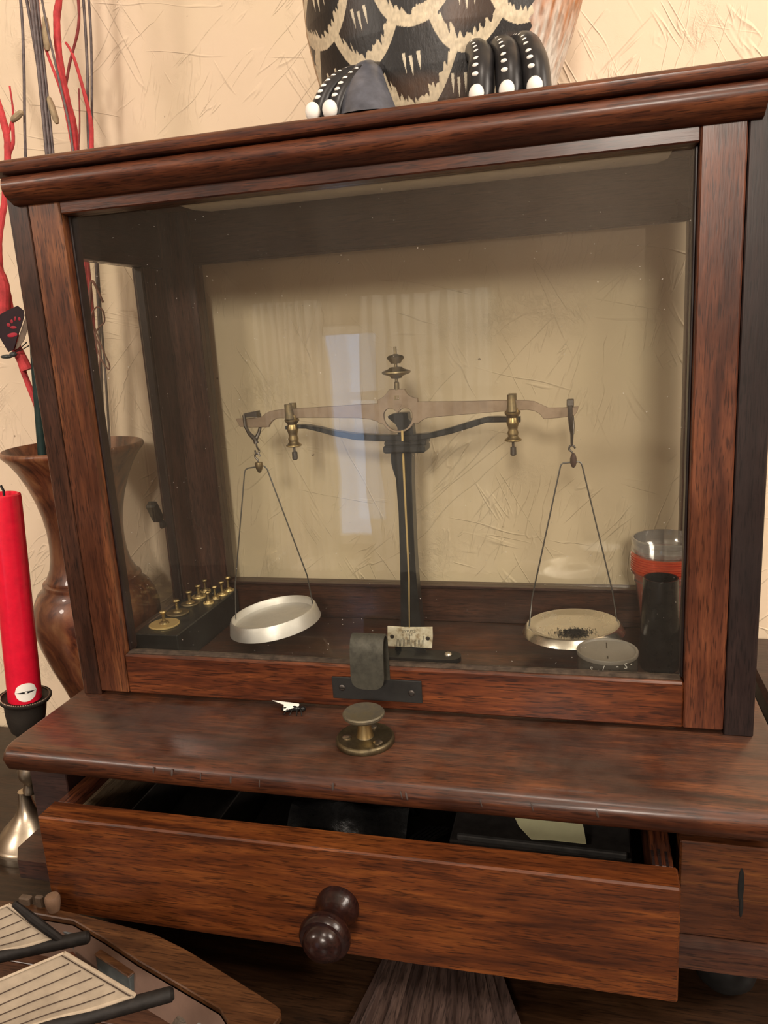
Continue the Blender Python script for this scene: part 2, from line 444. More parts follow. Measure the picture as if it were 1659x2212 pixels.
struct('wall_front', gw, WALL3)
struct('floor', G().box(X0-.1, X1+.1, Y0-.1, YB+.1, Z0-.1, Z0, 0), wood('floor_boards', 'x', dark=(.012,.006,.004), mid=(.035,.018,.010), light=(.06,.032,.016)))
struct('ceiling', G().box(X0-.1, X1+.1, Y0-.1, YB+.1, Z1, Z1+.1, 0), plain('white_ceiling', (.42,.38,.33), .9, .05, 8))
wf = G()
for x in (WX0, WX1-.05): wf.box(x, x+.05, Y0-.07, Y0-.02, WZ0, WZ1, .003)
for z in (WZ0, WZ1-.05): wf.box(WX0, WX1, Y0-.07, Y0-.02, z, z+.05, .003)
win = struct('window_1', wf, plain('white_window_paint', (.75,.73,.68), .5, .05))
struct('window_pane', G().box(WX0+.02, WX1-.02, Y0-.048, Y0-.044, WZ0+.02, WZ1-.02, 0), M['pane'], win)
def curtain(x0, x1):
    rows = []
    for z in (WZ0-.25, WZ1+.12):
        rows.append([(x0+(x1-x0)*i/60, Y0+.06+.018*math.sin(i*.95), z) for i in range(61)])
    return G().sheet(rows, (0, -.002, 0))
cm = NT('thin_white_curtain'); cm.t.nodes.remove(cm.b)
_a = cm.n('BsdfTranslucent'); _a.inputs[0].default_value = (.8,.8,.8,1); _b = cm.n('BsdfDiffuse'); _b.inputs[0].default_value = (.7,.68,.64,1)
_m = cm.n('MixShader'); _m.inputs[0].default_value = .45; cm.l(_a.outputs[0], _m.inputs[1]); cm.l(_b.outputs[0], _m.inputs[2]); cm.l(_m.outputs[0], cm.out.inputs[0])
struct('curtain_panel', curtain(WX0-.30, WX0+.06), cm.mat, win)
struct('curtain_panel', curtain(WX1-.10, WX1+.55), cm.mat, win)

# ------------------------------------------------------------------ table under everything
ZT = -0.12
t = thing('side_table', 'dark brown wooden table standing against the plaster wall under the glazed case', 'table', (.2, -.05, Z0))
part('tabletop', G().box(-.75, 1.15, -.33, YB-.004, ZT-.028, ZT, .004), M['table'], t)
ap = G()
for b in ((-.68, 1.08, -.29, -.27), (-.68, 1.08, .14, .16)): ap.box(b[0], b[1], b[2], b[3], ZT-.13, ZT-.0285, .002)
part('apron', ap, M['wood_x'], t)
for x in (-.69, 1.03):
    for y in (-.30, .12):
        part('leg', G().lathe([(.03, Z0), (.022, Z0+.05), (.028, Z0+.2), (.024, Z0+.4), (.032, ZT-.16), (.034, ZT-.03)], (x+.03, y+.03, 0), 20), M['wood_z'], t)

# ------------------------------------------------------------------ glazed balance case
S = 0.42                       # sash width
ZL = 0.0297                    # ledge top
case = thing('balance_case', 'glazed mahogany case with an open drawer, holding a brass beam balance', 'display case', (.21, .06, ZT))
# base board with rounded nose
nose = [(.186, .0112), (-.0685, .0112), (-.0735, .0122), (-.0768, .0148), (-.0785, .0185), (-.0785, .0225), (-.0768, .0262), (-.0735, .0288), (-.0685, ZL), (.186, ZL)]
gl = G()
rows = []
for x, k in ((-.0238, .012), (-.0226, .005), (-.019, 0), (.445, 0), (.4485, .005), (.4495, .012)):
    rows.append([(x, y + (k*.4 if y < 0 else 0), z + (k*.35 if z < .0205 else -k*.35)) for y, z in nose])
gl.add([p for r in rows for p in r], [(i*10+j, i*10+(j+1) % 10, (i+1)*10+(j+1) % 10, (i+1)*10+j) for i in range(5) for j in range(10)] + [tuple(range(9, -1, -1)), tuple(range(50, 60))])
ledge = part('ledge', gl, M['ledge'], case, 'broad dusty ledge with a dented rounded front edge')
gd = G()
for i, (x, z) in enumerate(((.0873,.0246),(.0997,.0242),(.1187,.0234),(.1382,.0231),(.1564,.0224),(.2016,.0247),(.2417,.0236),(.2447,.0230),(.3134,.0236),(.3468,.0233),(.2861,.023))):
    gd.ball((x, -.0779, z-.001), (.0005+.0003*(i % 2), .0010, .0028), 8, 6, Matrix.Rotation(-.25 if i > 5 else .08, 3, 'Y'))
part('dents', gd, plain('grey_dent', (.06,.045,.04), .7), ledge, 'small grey knocks along the front edge', 'stuff')
# carcass below
cb = G(); cb.box(-.0215, -.0095, -.0398, .184, -.0623, .0110); part('base_side', cb, M['wood_y'], case)
cb = G(); cb.box(.4255, .4375, -.0395, .184, -.0623, .0110); part('base_side', cb, M['wood_y'], case)
part('base_back', G().box(-.009, .425, .172, .184, -.0623, .0110), M['wood_x'], case)
part('base_panel', G().box(-.0215, .0068, -.0575, -.0400, -.0623, .0110), M['darkback'], case)
bp = part('base_panel', G().box(.3905, .4375, -.0575, -.04, -.0623, -.0035, .001), wood('worn_side_panel', 'x', dark=(.03,.009,.004), mid=(.14,.045,.014), light=(.30,.12,.028), seed=4.4, stain=.6), case)
part('dark_stain', G().ball((.4218, -.0576, -.027), (.0016, .0003, .011), 10, 8).ball((.4224, -.0576, -.040), (.0011, .0003, .007), 10, 6), M['black'], bp, 'black vertical burn mark')
part('top_rail', G().box(.0070, .4253, -.0435, -.03, -.0033, .0110), M['darkback'], case)
pl = [(-.045, .188), (-.045, -.055), (-.036, -.0665), (.452, -.0665), (.452, .188)]
part('plinth', G().prism(pl, -.0765, -.0625, 'xy'), wood('plinth_wood', 'x', dark=(.018,.009,.008), mid=(.07,.026,.015), light=(.14,.055,.024), seed=9.9, dust=.06), case)
for x in (.012, .4222):
    for y in (-.024, .15):
        part('foot', G().lathe([(0, ZT), (.011, ZT), (.0165, ZT+.006), (.019, ZT+.016), (.0185, ZT+.026), (.014, ZT+.036), (.010, ZT+.041), (.010, -.0766)], (x, y, 0), 32), M['black'], case)
# posts and frames
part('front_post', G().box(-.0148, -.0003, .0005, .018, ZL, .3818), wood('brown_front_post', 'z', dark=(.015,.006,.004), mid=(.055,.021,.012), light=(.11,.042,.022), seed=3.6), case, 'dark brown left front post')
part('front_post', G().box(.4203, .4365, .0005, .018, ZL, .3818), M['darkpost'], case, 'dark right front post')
def side_frame(x0, x1, xp):
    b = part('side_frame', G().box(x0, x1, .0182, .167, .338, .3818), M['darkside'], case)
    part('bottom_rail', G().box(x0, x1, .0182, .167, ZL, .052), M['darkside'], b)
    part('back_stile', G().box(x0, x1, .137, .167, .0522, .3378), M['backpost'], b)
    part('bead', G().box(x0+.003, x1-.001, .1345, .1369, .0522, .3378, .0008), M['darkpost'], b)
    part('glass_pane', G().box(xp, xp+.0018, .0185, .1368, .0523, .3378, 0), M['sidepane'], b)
    return b
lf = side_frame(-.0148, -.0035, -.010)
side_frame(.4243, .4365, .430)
gc = G(); gc.box(-.0152, -.0120, .130, .150, .121, .1265, .0008); gc.m = Matrix.Translation((-.020, .134, .135)) @ Matrix.Rotation(.5, 4, 'X'); gc.box(-.0045, .0045, -.004, .004, -.010, .010, .0015); gc.m = Matrix.Identity(4)
gc.tube([(-.0195, .137, .128), (-.017, .143, .122), (-.0148, .148, .114)], .0022, 8)
part('turn_catch', gc, M['bracket'], lf, 'small dark metal turn catch')
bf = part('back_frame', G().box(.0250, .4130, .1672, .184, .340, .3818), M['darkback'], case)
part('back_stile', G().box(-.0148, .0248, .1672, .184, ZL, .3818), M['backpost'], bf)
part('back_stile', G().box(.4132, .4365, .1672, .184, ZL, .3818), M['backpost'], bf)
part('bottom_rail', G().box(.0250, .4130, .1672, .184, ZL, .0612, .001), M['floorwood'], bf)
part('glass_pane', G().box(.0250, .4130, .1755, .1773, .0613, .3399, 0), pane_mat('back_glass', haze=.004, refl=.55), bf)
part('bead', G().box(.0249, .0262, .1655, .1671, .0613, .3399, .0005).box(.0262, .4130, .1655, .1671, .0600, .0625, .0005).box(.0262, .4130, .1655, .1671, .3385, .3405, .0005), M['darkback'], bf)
lin = [(.048,.024),(.040,.034),(.040,.150),(.048,.163),(.390,.163),(.3965,.150),(.3965,.034),(.390,.024)]
part('ceiling_lining', G().prism(lin, .3785, .3818, 'xy'), M['lining'], case, 'cream panel lining the top inside')
part('frieze', G().box(-.0003, .4203, .0005, .018, .3757, .3818), M['crown'], case)
tb = [(.190, .3825), (-.0105, .3825), (-.0125, .3835), (-.0135, .3855), (-.0135, .388), (-.0122, .3898), (-.010, .3907), (.190, .3907)]
part('top_board', G().prism(tb, -.0150, .4520, 'yz'), M['crown'], case)
mo = [(.0004, .3814), (-.0092, .3812), (-.0112, .3795), (-.0120, .3765), (-.0116, .3735), (-.0098, .3705), (-.0070, .3684), (-.0045, .3672), (-.0030, .3660), (.0004, .3656)]
part('cornice', G().prism(mo, -.0075, .4262, 'yz'), M['crown'], case, 'half-round moulding under the top board')
# sliding front sash
A, B = .0231, .3977
sash = part('sash', G().box(A+.0001, B-.0001, .0002, .0165, .3583, .3755, .0008), M['crown'], case, 'front sash with a metal lift')
part('stile', G().box(.0002, A, 0, .0165, .0328, .3755, .0009), M['stile'], sash)
part('stile', G().box(B, S-.0002, 0, .0165, .0328, .3755, .0009), wood('mahogany_right_stile', 'z', dark=(.035,.011,.007), mid=(.13,.041,.019), light=(.25,.085,.035), seed=6.1), sash)
part('rail', G().box(A+.0001, B-.0001, .0002, .0112, .0326, .0622, .0012), M['rail'], sash)
for x in (A, B-.0016): part('bead', G().box(x, x+.0016, .0072, .016, .0624, .3582, .0005), M['darkpost'], sash)
part('putty_line', G().box(A+.0016, B-.0016, .0030, .0088, .0620, .0632, .0004).box(A+.0016, B-.0016, .0103, .0114, .0600, .0628, .0003), M['putty'], sash)
part('glass_pane', G().box(A+.0002, B-.0002, .0090, .0102, .0622, .3582, 0), M['pane'], sash)
# sash lift
gb = G(); gb.box(.1785, .2390, -.0014, .0001, .0393, .0546, .0003)
part('lift_plate', gb, M['bracket'], sash, 'black iron plate with two screws')
path = [(-.0007, .0540), (-.0009, .0640), (-.0011, .0760), (-.0014, .0820), (-.0026, .0856), (-.0050, .0874), (-.0080, .0874), (-.0108, .0856), (-.0126, .0825), (-.0138, .0770), (-.0146, .0700), (-.0150, .0640), (-.0152, .0608), (-.0153, .0580), (-.0154, .0560), (-.01545, .0547), (-.0155, .0541)]
wd = [1]*11 + [1, .99, .93, .80, .58, .25]
hw, xc = .0109, .2074
rows = []
for i, ((y, z), k) in enumerate(zip(path, wd)):
    p0 = path[max(i-1, 0)]; p1 = path[min(i+1, len(path)-1)]
    ty, tz = p1[0]-p0[0], p1[1]-p0[1]; L = math.hypot(ty, tz); ny, nz = tz/L*.0006, -ty/L*.0006
    rows.append([(xc-hw*k, y+ny, z+nz), (xc+hw*k, y+ny, z+nz), (xc+hw*k, y-ny, z-nz), (xc-hw*k, y-ny, z-nz)])
gt = G(); n = len(rows)
gt.add([p for r in rows for p in r], [(i*4+j, i*4+(j+1) % 4, (i+1)*4+(j+1) % 4, (i+1)*4+j) for i in range(n-1) for j in range(4)] + [(3,2,1,0), tuple((n-1)*4+j for j in range(4))])
part('lift_tongue', gt, M['bracketface'], sash, 'grey folded tongue with a rounded end', ang=50)
def screw(name, c, r, axis, mat, parent, slot=0.6):
    g = G().lathe([(r, -r*.15), (r, r*.12), (r*.7, r*.38), (0, r*.45)], c, 16, axis)
    o = part(name, g, mat, parent)
    return o
for x, z in ((.1853, .0472), (.2322, .0462)):
    screw('screw', (x, -.0014, z), .0021, (0, -1, 0), M['steel'], sash)
    part('screw_slot', G().box(x-.0017, x+.0017, -.00245, -.0021, z-.0003, z+.0003, 0), M['black'], sash)
# lock knob on the ledge
KC = (.2098, -.0362)
lk = part('lock_knob', G().lathe([(.0178, ZL-.0002), (.0182, ZL+.0006), (.0182, ZL+.0026), (.0176, ZL+.0036), (.0168, ZL+.0040), (.0160, ZL+.0037), (.0090, ZL+.0031), (.0055, ZL+.0036), (.0046, ZL+.005), (.0038, ZL+.0100), (.0035, ZL+.0135), (.0042, ZL+.0148), (0, ZL+.0148)], (*KC, 0), 56), metal('olive_brass', (.19,.155,.09), .38, (.07,.058,.038), 1.0, 1.0, 130), case, 'round brass release knob on a screwed flange')
part('stem', G().lathe([(.0054, ZL+.0036), (.0048, ZL+.006), (.0040, ZL+.0110), (.0038, ZL+.0152)], (*KC, 0), 32), M['brass'], lk)
part('cap', G().lathe([(0, ZL+.0150), (.0060, ZL+.0151), (.0112, ZL+.0162), (.0128, ZL+.0178), (.0129, ZL+.0192), (.0122, ZL+.0200), (.0106, ZL+.0198), (.0070, ZL+.0190), (0, ZL+.0187)], (*KC, 0), 56), metal('dusty_brass_cap', (.24,.21,.14), .55, (.13,.12,.10), .9), lk, 'dusty dished brass cap')
for dx, dy in ((-.0108, -.0030), (.0098, -.0062), (.0015, .0118)):
    part('screw', G().lathe([(.0028, ZL+.0030), (.0028, ZL+.0038), (.002, ZL+.0041), (0, ZL+.0042)], (KC[0]+dx, KC[1]+dy, 0), 16), M['silver'], lk)
# drawer
dr = part('drawer', G().box(.0095, .0215, -.0725, .12, -.060, -.0092).box(.3750, .3858, -.0725, .12, -.060, -.0092).box(.0217, .3748, .11, .12, -.060, -.012), M['wood_y'], case, 'pulled-out drawer with a turned knob')
part('drawer_front', G().box(.0078, .3875, -.0900, -.0726, -.0778, -.0082, .0011), M['drawer'], dr)
part('drawer_bottom', G().box(.0100, .3853, -.0724, .119, -.0619, -.0595, .0002), M['leatherdull'], dr)
part('drawer_lining', G().box(.0216, .0240, -.0724, .109, -.0594, -.0150, .0004), M['paleoak'], dr, 'pale bare wood inside the drawer')
part('dovetail', G().box(.3752, .3766, -.0728, -.0600, -.040, -.0090, 0).box(.3785, .3800, -.0728, -.0585, -.040, -.0090, 0).box(.3822, .3836, -.0728, -.060, -.040, -.0090, 0), M['darkpost'], dr, 'dark end-grain streaks at the corner')
kx, kz = .2035, -.0440
part('drawer_knob', G().lathe([(.0125, 0), (.0128, .003), (.0118, .0055), (.0096, .0085), (.0088, .012), (.0092, .0150), (.0112, .0185), (.0138, .0215), (.0146, .0245), (.0142, .0270), (.0128, .0290), (.0110, .0293), (.0108, .0300), (.0102, .0325), (.0078, .0350), (.0042, .0366), (0, .0371)], (kx, -.0899, kz), 48, (0, -1, 0)), wood('knob_wood', 'y', dark=(.007,.003,.003), mid=(.020,.007,.006), light=(.04,.013,.009), rough=.25, coat=.35, seed=2), dr, 'dark turned wooden knob')

# ------------------------------------------------------------------ beam balance
YBM = .105
bal = thing('beam_balance', 'brass beam balance on a black iron column inside the glazed case', 'balance', (.21, .10, ZL))
base = part('base_plate', G().prism([(.178,.081)] + arc(.242, .0895, .0085, -90, 90, 10) + arc(.178, .0895, .0085, 90, 270, 10)[:-1], ZL, ZL+.0036, 'xy'), M['iron'], bal)
base2 = part('base_block', G().box(.198, .2225, .094, .118, ZL, ZL+.010, .001), M['iron'], bal)
for x in (.2405, .1795):
    part('screw', G().lathe([(.0030, ZL+.0034), (.0030, ZL+.0042), (.0022, ZL+.0052), (0, ZL+.0055)], (x, .0905, 0), 16), M['pan'], base)
colp = [(.2015, .036), (.2187, .036), (.2182, .051), (.2166, .080), (.2160, .107), (.2163, .141), (.2167, .166), (.2168, .1690), (.2173, .1786), (.2178, .1868), (.2018, .1868), (.2018, .1789), (.2030, .1735), (.2046, .1680), (.2052, .141), (.2043, .107), (.2033, .080), (.2019, .051)]
part('column', G().prism(colp, .1015, .1135), M['iron'], bal)
part('column_head', G().box(.1968, .2285, .098, .118, .1872, .1930, .0012).box(.1976, .2291, .0995, .1165, .1928, .1960, .0008), M['iron'], bal)
armt = [(.1188, .2092), (.1290, .2098), (.1352, .2096), (.1466, .2074), (.1579, .2044), (.1749, .2016), (.1973, .2002), (.2194, .2000), (.2301, .2006), (.2464, .2042), (.2624, .2086), (.2729, .2110), (.2800, .2112), (.2863, .2108), (.2968, .2104)]
armb = [(.2968, .2066), (.2863, .2070), (.2729, .2072), (.2624, .2040), (.2464, .1996), (.2301, .1966), (.2194, .1955), (.1973, .1955), (.1749, .1970), (.1579, .2004), (.1466, .2038), (.1352, .2068), (.1290, .2070), (.1188, .2066)]
part('cross_arm', cut_plate([armt+armb], .1085, .008, .0006), M['iron'], bal)
# beam with heart-shaped eye
top = [(.079,.2162),(.0882,.2161),(.1004,.2169),(.1042,.2195),(.107,.2207),(.1104,.2215),(.12,.2223),(.1364,.2226),(.1595,.2231),(.1822,.2237),(.1933,.2238),(.1935,.2266),(.1955,.2272),(.198,.2286),(.2000,.2303),(.2015,.2322),(.2027,.2337),(.2142,.2336),(.2155,.2310),(.2170,.2292),(.2186,.2280),(.2210,.2270),(.2237,.2266),(.2237,.224),(.2419,.2235),(.263,.223),(.2836,.2228),(.2988,.2222),(.3069,.2212),(.3118,.2187),(.3163,.2163),(.3267,.2161),(.337,.2165)]
bot = [(.336,.2128),(.334,.2103),(.3237,.2091),(.3132,.2087),(.3107,.2121),(.3068,.2146),(.3017,.2155),(.2834,.2148),(.2627,.2139),(.2415,.2128),(.2308,.2122),(.2268,.2108),(.2232,.2082)] + arc(.2083, .2152, .0133, -30, -150, 14) + [(.1940,.2092),(.1925,.2105),(.187,.2125),(.1792,.2135),(.1589,.2144),(.1358,.2152),(.1146,.2155),(.1120,.2150),(.1096,.2138),(.1075,.2118),(.1056,.2089),(.0874,.2092),(.082,.2101)]
hole = arc(.2083, .2140, .0108, 180, 360, 18) + arc(.2140, .2148, .0051, -9, 140, 8) + [(.2083, .2164)] + arc(.2026, .2148, .0051, 40, 189, 8)
beam = part('beam', cut_plate([top+bot, hole], YBM, .0034, .0003), M['beam'], bal, 'flat coppery beam with a heart-shaped eye')
kn = G().add([(.2052,.1030,.2226),(.2118,.1030,.2226),(.2075,.1030,.2163),(.2052,.1085,.2226),(.2118,.1085,.2226),(.2075,.1085,.2163)], [(0,1,2),(5,4,3),(0,3,4,1),(1,4,5,2),(2,5,3,0)])
part('knife_edge', kn, M['beam'], beam)
part('stamp', cut_plate([[(.2066,.2262),(.2100,.2262),(.2100,.2292),(.2066,.2292)], [(.2073,.2267),(.2093,.2267),(.2093,.2287),(.2073,.2287)]], .1031, .0003, .00005), M['brassdull'], beam)
part('stamp_mark', lettering('77', .0026, Matrix(((1,0,0,.2083),(0,0,-1,.1031),(0,1,0,.2268),(0,0,0,1)))), M['brassdull'], beam)
fin = G().lathe([(.0019, .2330), (.0019, .2385), (.0012, .2392), (.0012, .2412)], (.2084, YBM, 0), 20)
fin.lathe([(.0014, .2412), (.0038, .2416), (.0048, .2432), (.0098, .2448), (.0106, .2456), (.0104, .2466), (.0055, .2484), (.0045, .2494), (.0014, .2498)], (.2085, YBM, 0), 36)
fin.lathe([(.0012, .2498), (.0012, .2522)], (.2085, YBM, 0), 16)
fin.lathe([(.0012, .2520), (.0036, .2522), (.0044, .2536), (.0062, .2556), (.0064, .2564), (.0052, .2577), (.0024, .2584), (.0012, .2590)], (.2085, YBM, 0), 36)
fin.lathe([(.0011, .2588), (.0011, .2640), (0, .2641)], (.2086, YBM, 0), 16)
part('adjusting_screw', fin, M['brassdull'], beam, 'threaded rod with two brass nuts')
pt = G().tube([(.2112, .1026, .2035), (.2112, .1010, .1761), (.2114, .0990, .1433), (.2117, .0965, .0919), (.2107, .0930, .0530)], [.0010, .0009, .0008, .0007, .0004], 8)
part('pointer', pt, M['brassbright'], beam, 'long thin bright brass needle')
# bearing block behind the eye
br = [(.1997,.2138),(.2024,.2152),(.2075,.2158),(.2148,.2158),(.2150,.2115),(.2178,.2092),(.2186,.1960),(.2065,.1960),(.2066,.2052),(.2050,.2080),(.2000,.2125)]
part('bearing_block', G().prism(br, .1072, .1170), M['iron'], bal)
# arrest posts
def arrest(xc, zt):
    g = G()
    g.lathe([(.0012, -.0255), (.0012, -.0190), (.0021, -.0190)][:2], (xc, YBM, .2100), 16)
    p = part('arrest_post', G().lathe([(.0036, -.0125), (.0040, -.0105), (.0032, -.0085), (.0036, -.0065), (.0044, -.0040), (.0044, -.0028), (.0036, .0002), (.0040, .0012), (.0056, .0030), (.0057, .0042), (.0044, .0058), (.0041, .0075)], (xc, YBM, .2100), 28), M['brass'], bal)
    part('lower_nut', G().lathe([(.0014, -.0100), (.0026, -.0112), (.0034, -.0128), (.0046, -.0142), (.0060, -.0152), (.0061, -.0160), (.0048, -.0168), (.0012, -.0172)], (xc, YBM, .2100), 28), M['brass'], p)
    part('tip', G().lathe([(.0009, -.0170), (.0009, -.0205), (.0021, -.0208), (.0022, -.0262), (.0014, -.0270), (0, -.0270)], (xc, YBM, .2100), 18), M['steel'], p)
    for y in (YBM-.0050, YBM+.0050):
        part('prong', G().tube([(xc, y, .2150), (xc, y, .2200), (xc-.0002, y, .2225), (xc-.0002, y, zt)], [.0036, .0032, .0029, .0029], 14, False, .85), M['brassdull'], p)
    return p
arrest(.1248, .2262); arrest(.2915, .2268)
# hangers, hooks, wires and pans
def catmull_hook(pts, r): return G().tube(spline(pts, 6), r, 8)
hl = part('pan_hanger', G().prism([(.0868,.2201),(.0978,.2218),(.0979,.2172),(.0870,.2170)], YBM-.0035, YBM+.0035), M['steel'], bal, 'left hanger carrying the matt white pan')
part('stirrup', G().tube([(.0874,YBM-.0040,.2190),(.0877,YBM-.0042,.2110),(.0898,YBM-.003,.2050),(.0930,YBM,.2000),(.0938,YBM,.1965)], [.0012,.0013,.0015,.0019,.0020], 8).tube([(.0972,YBM+.0040,.2190),(.0969,YBM+.0042,.2100),(.0955,YBM+.003,.2045),(.0938,YBM,.2000)], [.0012,.0013,.0014,.0018], 8), M['steel'], hl)
part('hook', catmull_hook([(.0938,YBM,.1968),(.0940,YBM,.1935),(.0952,YBM+.001,.1905),(.0944,YBM,.1884),(.0926,YBM,.1888),(.0920,YBM,.1912)], .0007), M['steel'], hl)
part('lower_hook', catmull_hook([(.0940,YBM,.1812),(.0936,YBM,.1835),(.0916,YBM,.1858),(.0922,YBM,.1880),(.0944,YBM,.1884),(.0962,YBM,.1862)], .0007), M['steel'], hl)
part('bead', G().lathe([(0, .0005), (.0028, 0), (.0031, -.0020), (.0026, -.0048), (.0012, -.0078), (0, -.0084)], (.0942, YBM, .1815), 20), M['brassdull'], hl)
def pan(cx, cy, cz, r, tilt_x, tilt_y, prof, mat, parent, label):
    g = G(); g.m = Matrix.Translation((cx, cy, cz)) @ Matrix.Rotation(tilt_y, 4, 'Y') @ Matrix.Rotation(tilt_x, 4, 'X')
    g.lathe([(a*r, b) for a, b in prof], (0, 0, 0), 72); return part('pan', g, mat, parent, label), g.m
LT = -.125
pL, mL = pan(.0945, .1050, .0548, .0378, .04, LT, [(0, -.0030), (.80, -.0030), (.86, -.0022), (.875, .0026), (.895, .0036), (.92, .0034), (.945, .0016), (1.0, -.0074), (.985, -.0078), (.92, -.0012), (.86, -.0040), (0, -.0042)], M['alu'], hl, 'matt aluminium pan')
def rimpt(m, r, a, z): return tuple(m @ Vector((r*math.cos(math.radians(a)), r*math.sin(math.radians(a)), z)))
w1 = rimpt(mL, .0330, 186, .0005); w2 = rimpt(mL, .0330, 22, .002)
part('wire', G().tube([w1, (.0640, w1[1]+.001, .0800), (.0824,.103,.1745), (.0832,.1035,.1762), (.0850,.104,.1772), (.0925,.1048,.1782), (.0962,.1052,.1790), (.0985,.1055,.1783), (.1005,.1058,.1757), (.1230, w2[1]-.003, .0860), w2], .00055, 8), M['wire'], hl, 'bent wire bow')
hr = part('pan_hanger', G().box(.3290, .3338, YBM-.0035, YBM+.0035, .2166, .2218, .0004), M['steel'], bal, 'right hanger carrying the shiny pan')
part('stirrup', G().tube([(.3313,YBM-.0042,.2180),(.3314,YBM-.0044,.2100),(.3318,YBM-.003,.2040),(.3324,YBM,.1975),(.3322,YBM,.1890)], [.0016,.0017,.0016,.0012,.0008], 8).tube([(.3318,YBM+.0042,.2180),(.3322,YBM+.0044,.2100),(.3327,YBM+.003,.2040),(.3328,YBM,.1975)], [.0014,.0015,.0015,.0012], 8), M['steel'], hr)
part('hook', catmull_hook([(.3333,YBM,.1830),(.3322,YBM,.1848),(.3304,YBM,.1866),(.3310,YBM,.1888),(.3332,YBM,.1892),(.3346,YBM,.1872)], .0007), M['steel'], hr)
part('bead', G().lathe([(0, .0010), (.0014, 0), (.0023, -.0030), (.0023, -.0062), (.0014, -.0090), (0, -.0100)], (.3333, YBM, .1832), 20), plain('rusty_bead', (.06,.035,.028), .6), hr)
pR, mR = pan(.3325, .1060, .0530, .0372, -.02, -.035, [(0, -.0006), (.66, -.0006), (.78, .0004), (.86, .0026), (.90, .0030), (.93, .0022), (1.0, -.0030), (.985, -.0034), (.90, .0018), (.78, -.0010), (0, -.0016)], M['pan'], hr, 'polished pan with a heap of black powder')
w1 = rimpt(mR, .0322, 188, .001); w2 = rimpt(mR, .0325, 12, .0016)
part('wire', G().tube([w1, (.3030, w1[1], .0760), (.3242,.1045,.1740), (.3247,.1046,.1757), (.3262,.1048,.1768), (.3310,.105,.1772), (.3352,.105,.1776), (.3372,.1052,.1776), (.3386,.1054,.1766), (.3394,.1056,.1744), (.3608, w2[1]-.001, .0790), w2], .00055, 8), M['wire'], hr, 'bent wire bow')
gp = G()
for i in range(800):
    a = random.uniform(0, 2*PI); q = abs(random.gauss(0, .42)); q = min(q, 1.0)
    p = mR @ Vector((.001+.0185*q*math.cos(a), -.0105+.0135*q*math.sin(a), -.0002+.0014*max(0, 1-q*1.6)))
    s_ = random.uniform(.0003, .0008)*(1.3-q*.7)
    gp.add([(p.x-s_, p.y, p.z-.0002), (p.x+s_, p.y-s_*.5, p.z-.0002), (p.x, p.y+s_, p.z-.0002), (p.x, p.y, p.z+s_*.7)], [(0,2,1),(0,1,3),(1,2,3),(2,0,3)])
part('powder', gp, M['soot'], pR, 'black powder spread on the pan', 'stuff')
# ivory scale plate
ivory = NT('stained_ivory')
_n = ivory.noise(ivory.coord((160, 160, 160)), 1, 5, .65)
ivory.set(Base_Color=ivory.ramp(_n, [(.34, (.32,.24,.14)), (.5, (.66,.61,.46)), (.7, (.80,.77,.64))]), Roughness=.5)
ips = [(.1933,.0535),(.2000,.0534),(.2075,.0531),(.2140,.0534),(.2200,.0536),(.2287,.0541),(.2286,.0470),(.2275,.0366),(.2205,.0369),(.2110,.0371),(.2060,.0370),(.1923,.0370),(.1928,.0450)]
sp = part('scale_plate', cut_plate([ips], .0938, .0012, .0002), ivory.mat, bal, 'stained ivory scale plate with fine graduations')
MT = lambda x, z: Matrix(((1,0,0,x),(0,0,-1,.09315),(0,1,0,z),(0,0,0,1)))
part('lettering', lettering('J.SYUTZ', .0030, MT(.2103, .0492), .00004), M['ink'], sp)
part('lettering', lettering('LILLE', .0024, MT(.2102, .0466), .00004), M['ink'], sp)
gg = G()
for i in range(21):
    x = .1997 + .00109*i; h = .0057 if i % 5 else .0072
    if i in (10, 20): h = .0092
    gg.box(x-.00016, x+.00016, .09305, .0933, .0375, .0375+h, 0)
part('graduations', gg, M['ink'], sp, None, 'stuff')
for x, z in ((.1966, .0452), (.2246, .0448)):
    part('rivet', G().lathe([(.0017, 0), (.0015, .0004), (0, .0006)], (x, .0932, z), 14, (0, -1, 0)), M['steel'], sp)

# ------------------------------------------------------------------ weights in their black block
ZB = .0560
blk = solo('weight_block', G().box(-.0022, .0355, .0525, .1640, ZL+.0001, ZB, .0008), M['blackwood'], 'long black block holding the brass weights along the left side of the case', 'weight block', (.016, .108, ZL))
def weight(x, y, r, h, kr, label, bright=True):
    o = thing('brass_weight', label, 'weight', (x, y, ZB), 'brass weights in the black block')
    part('disc', G().lathe([(r*.97, ZB), (r, ZB+.0004), (r, ZB+.0011), (r*.95, ZB+.0016), (r*.3, ZB+.0017), (0, ZB+.0017)], (x, y, 0), 36), M['brassbright'] if bright else M['brassdull'], o)
    part('knob', G().lathe([(kr*1.5, ZB+.0016), (kr*1.25, ZB+.0028), (kr*.55, ZB+.0038), (kr*.45, ZB+h*.5), (kr*.5, ZB+h*.74), (kr*.95, ZB+h*.82), (kr*1.05, ZB+h*.90), (kr*.85, ZB+h*.98), (0, ZB+h)], (x, y, 0), 20), M['brass'], o)
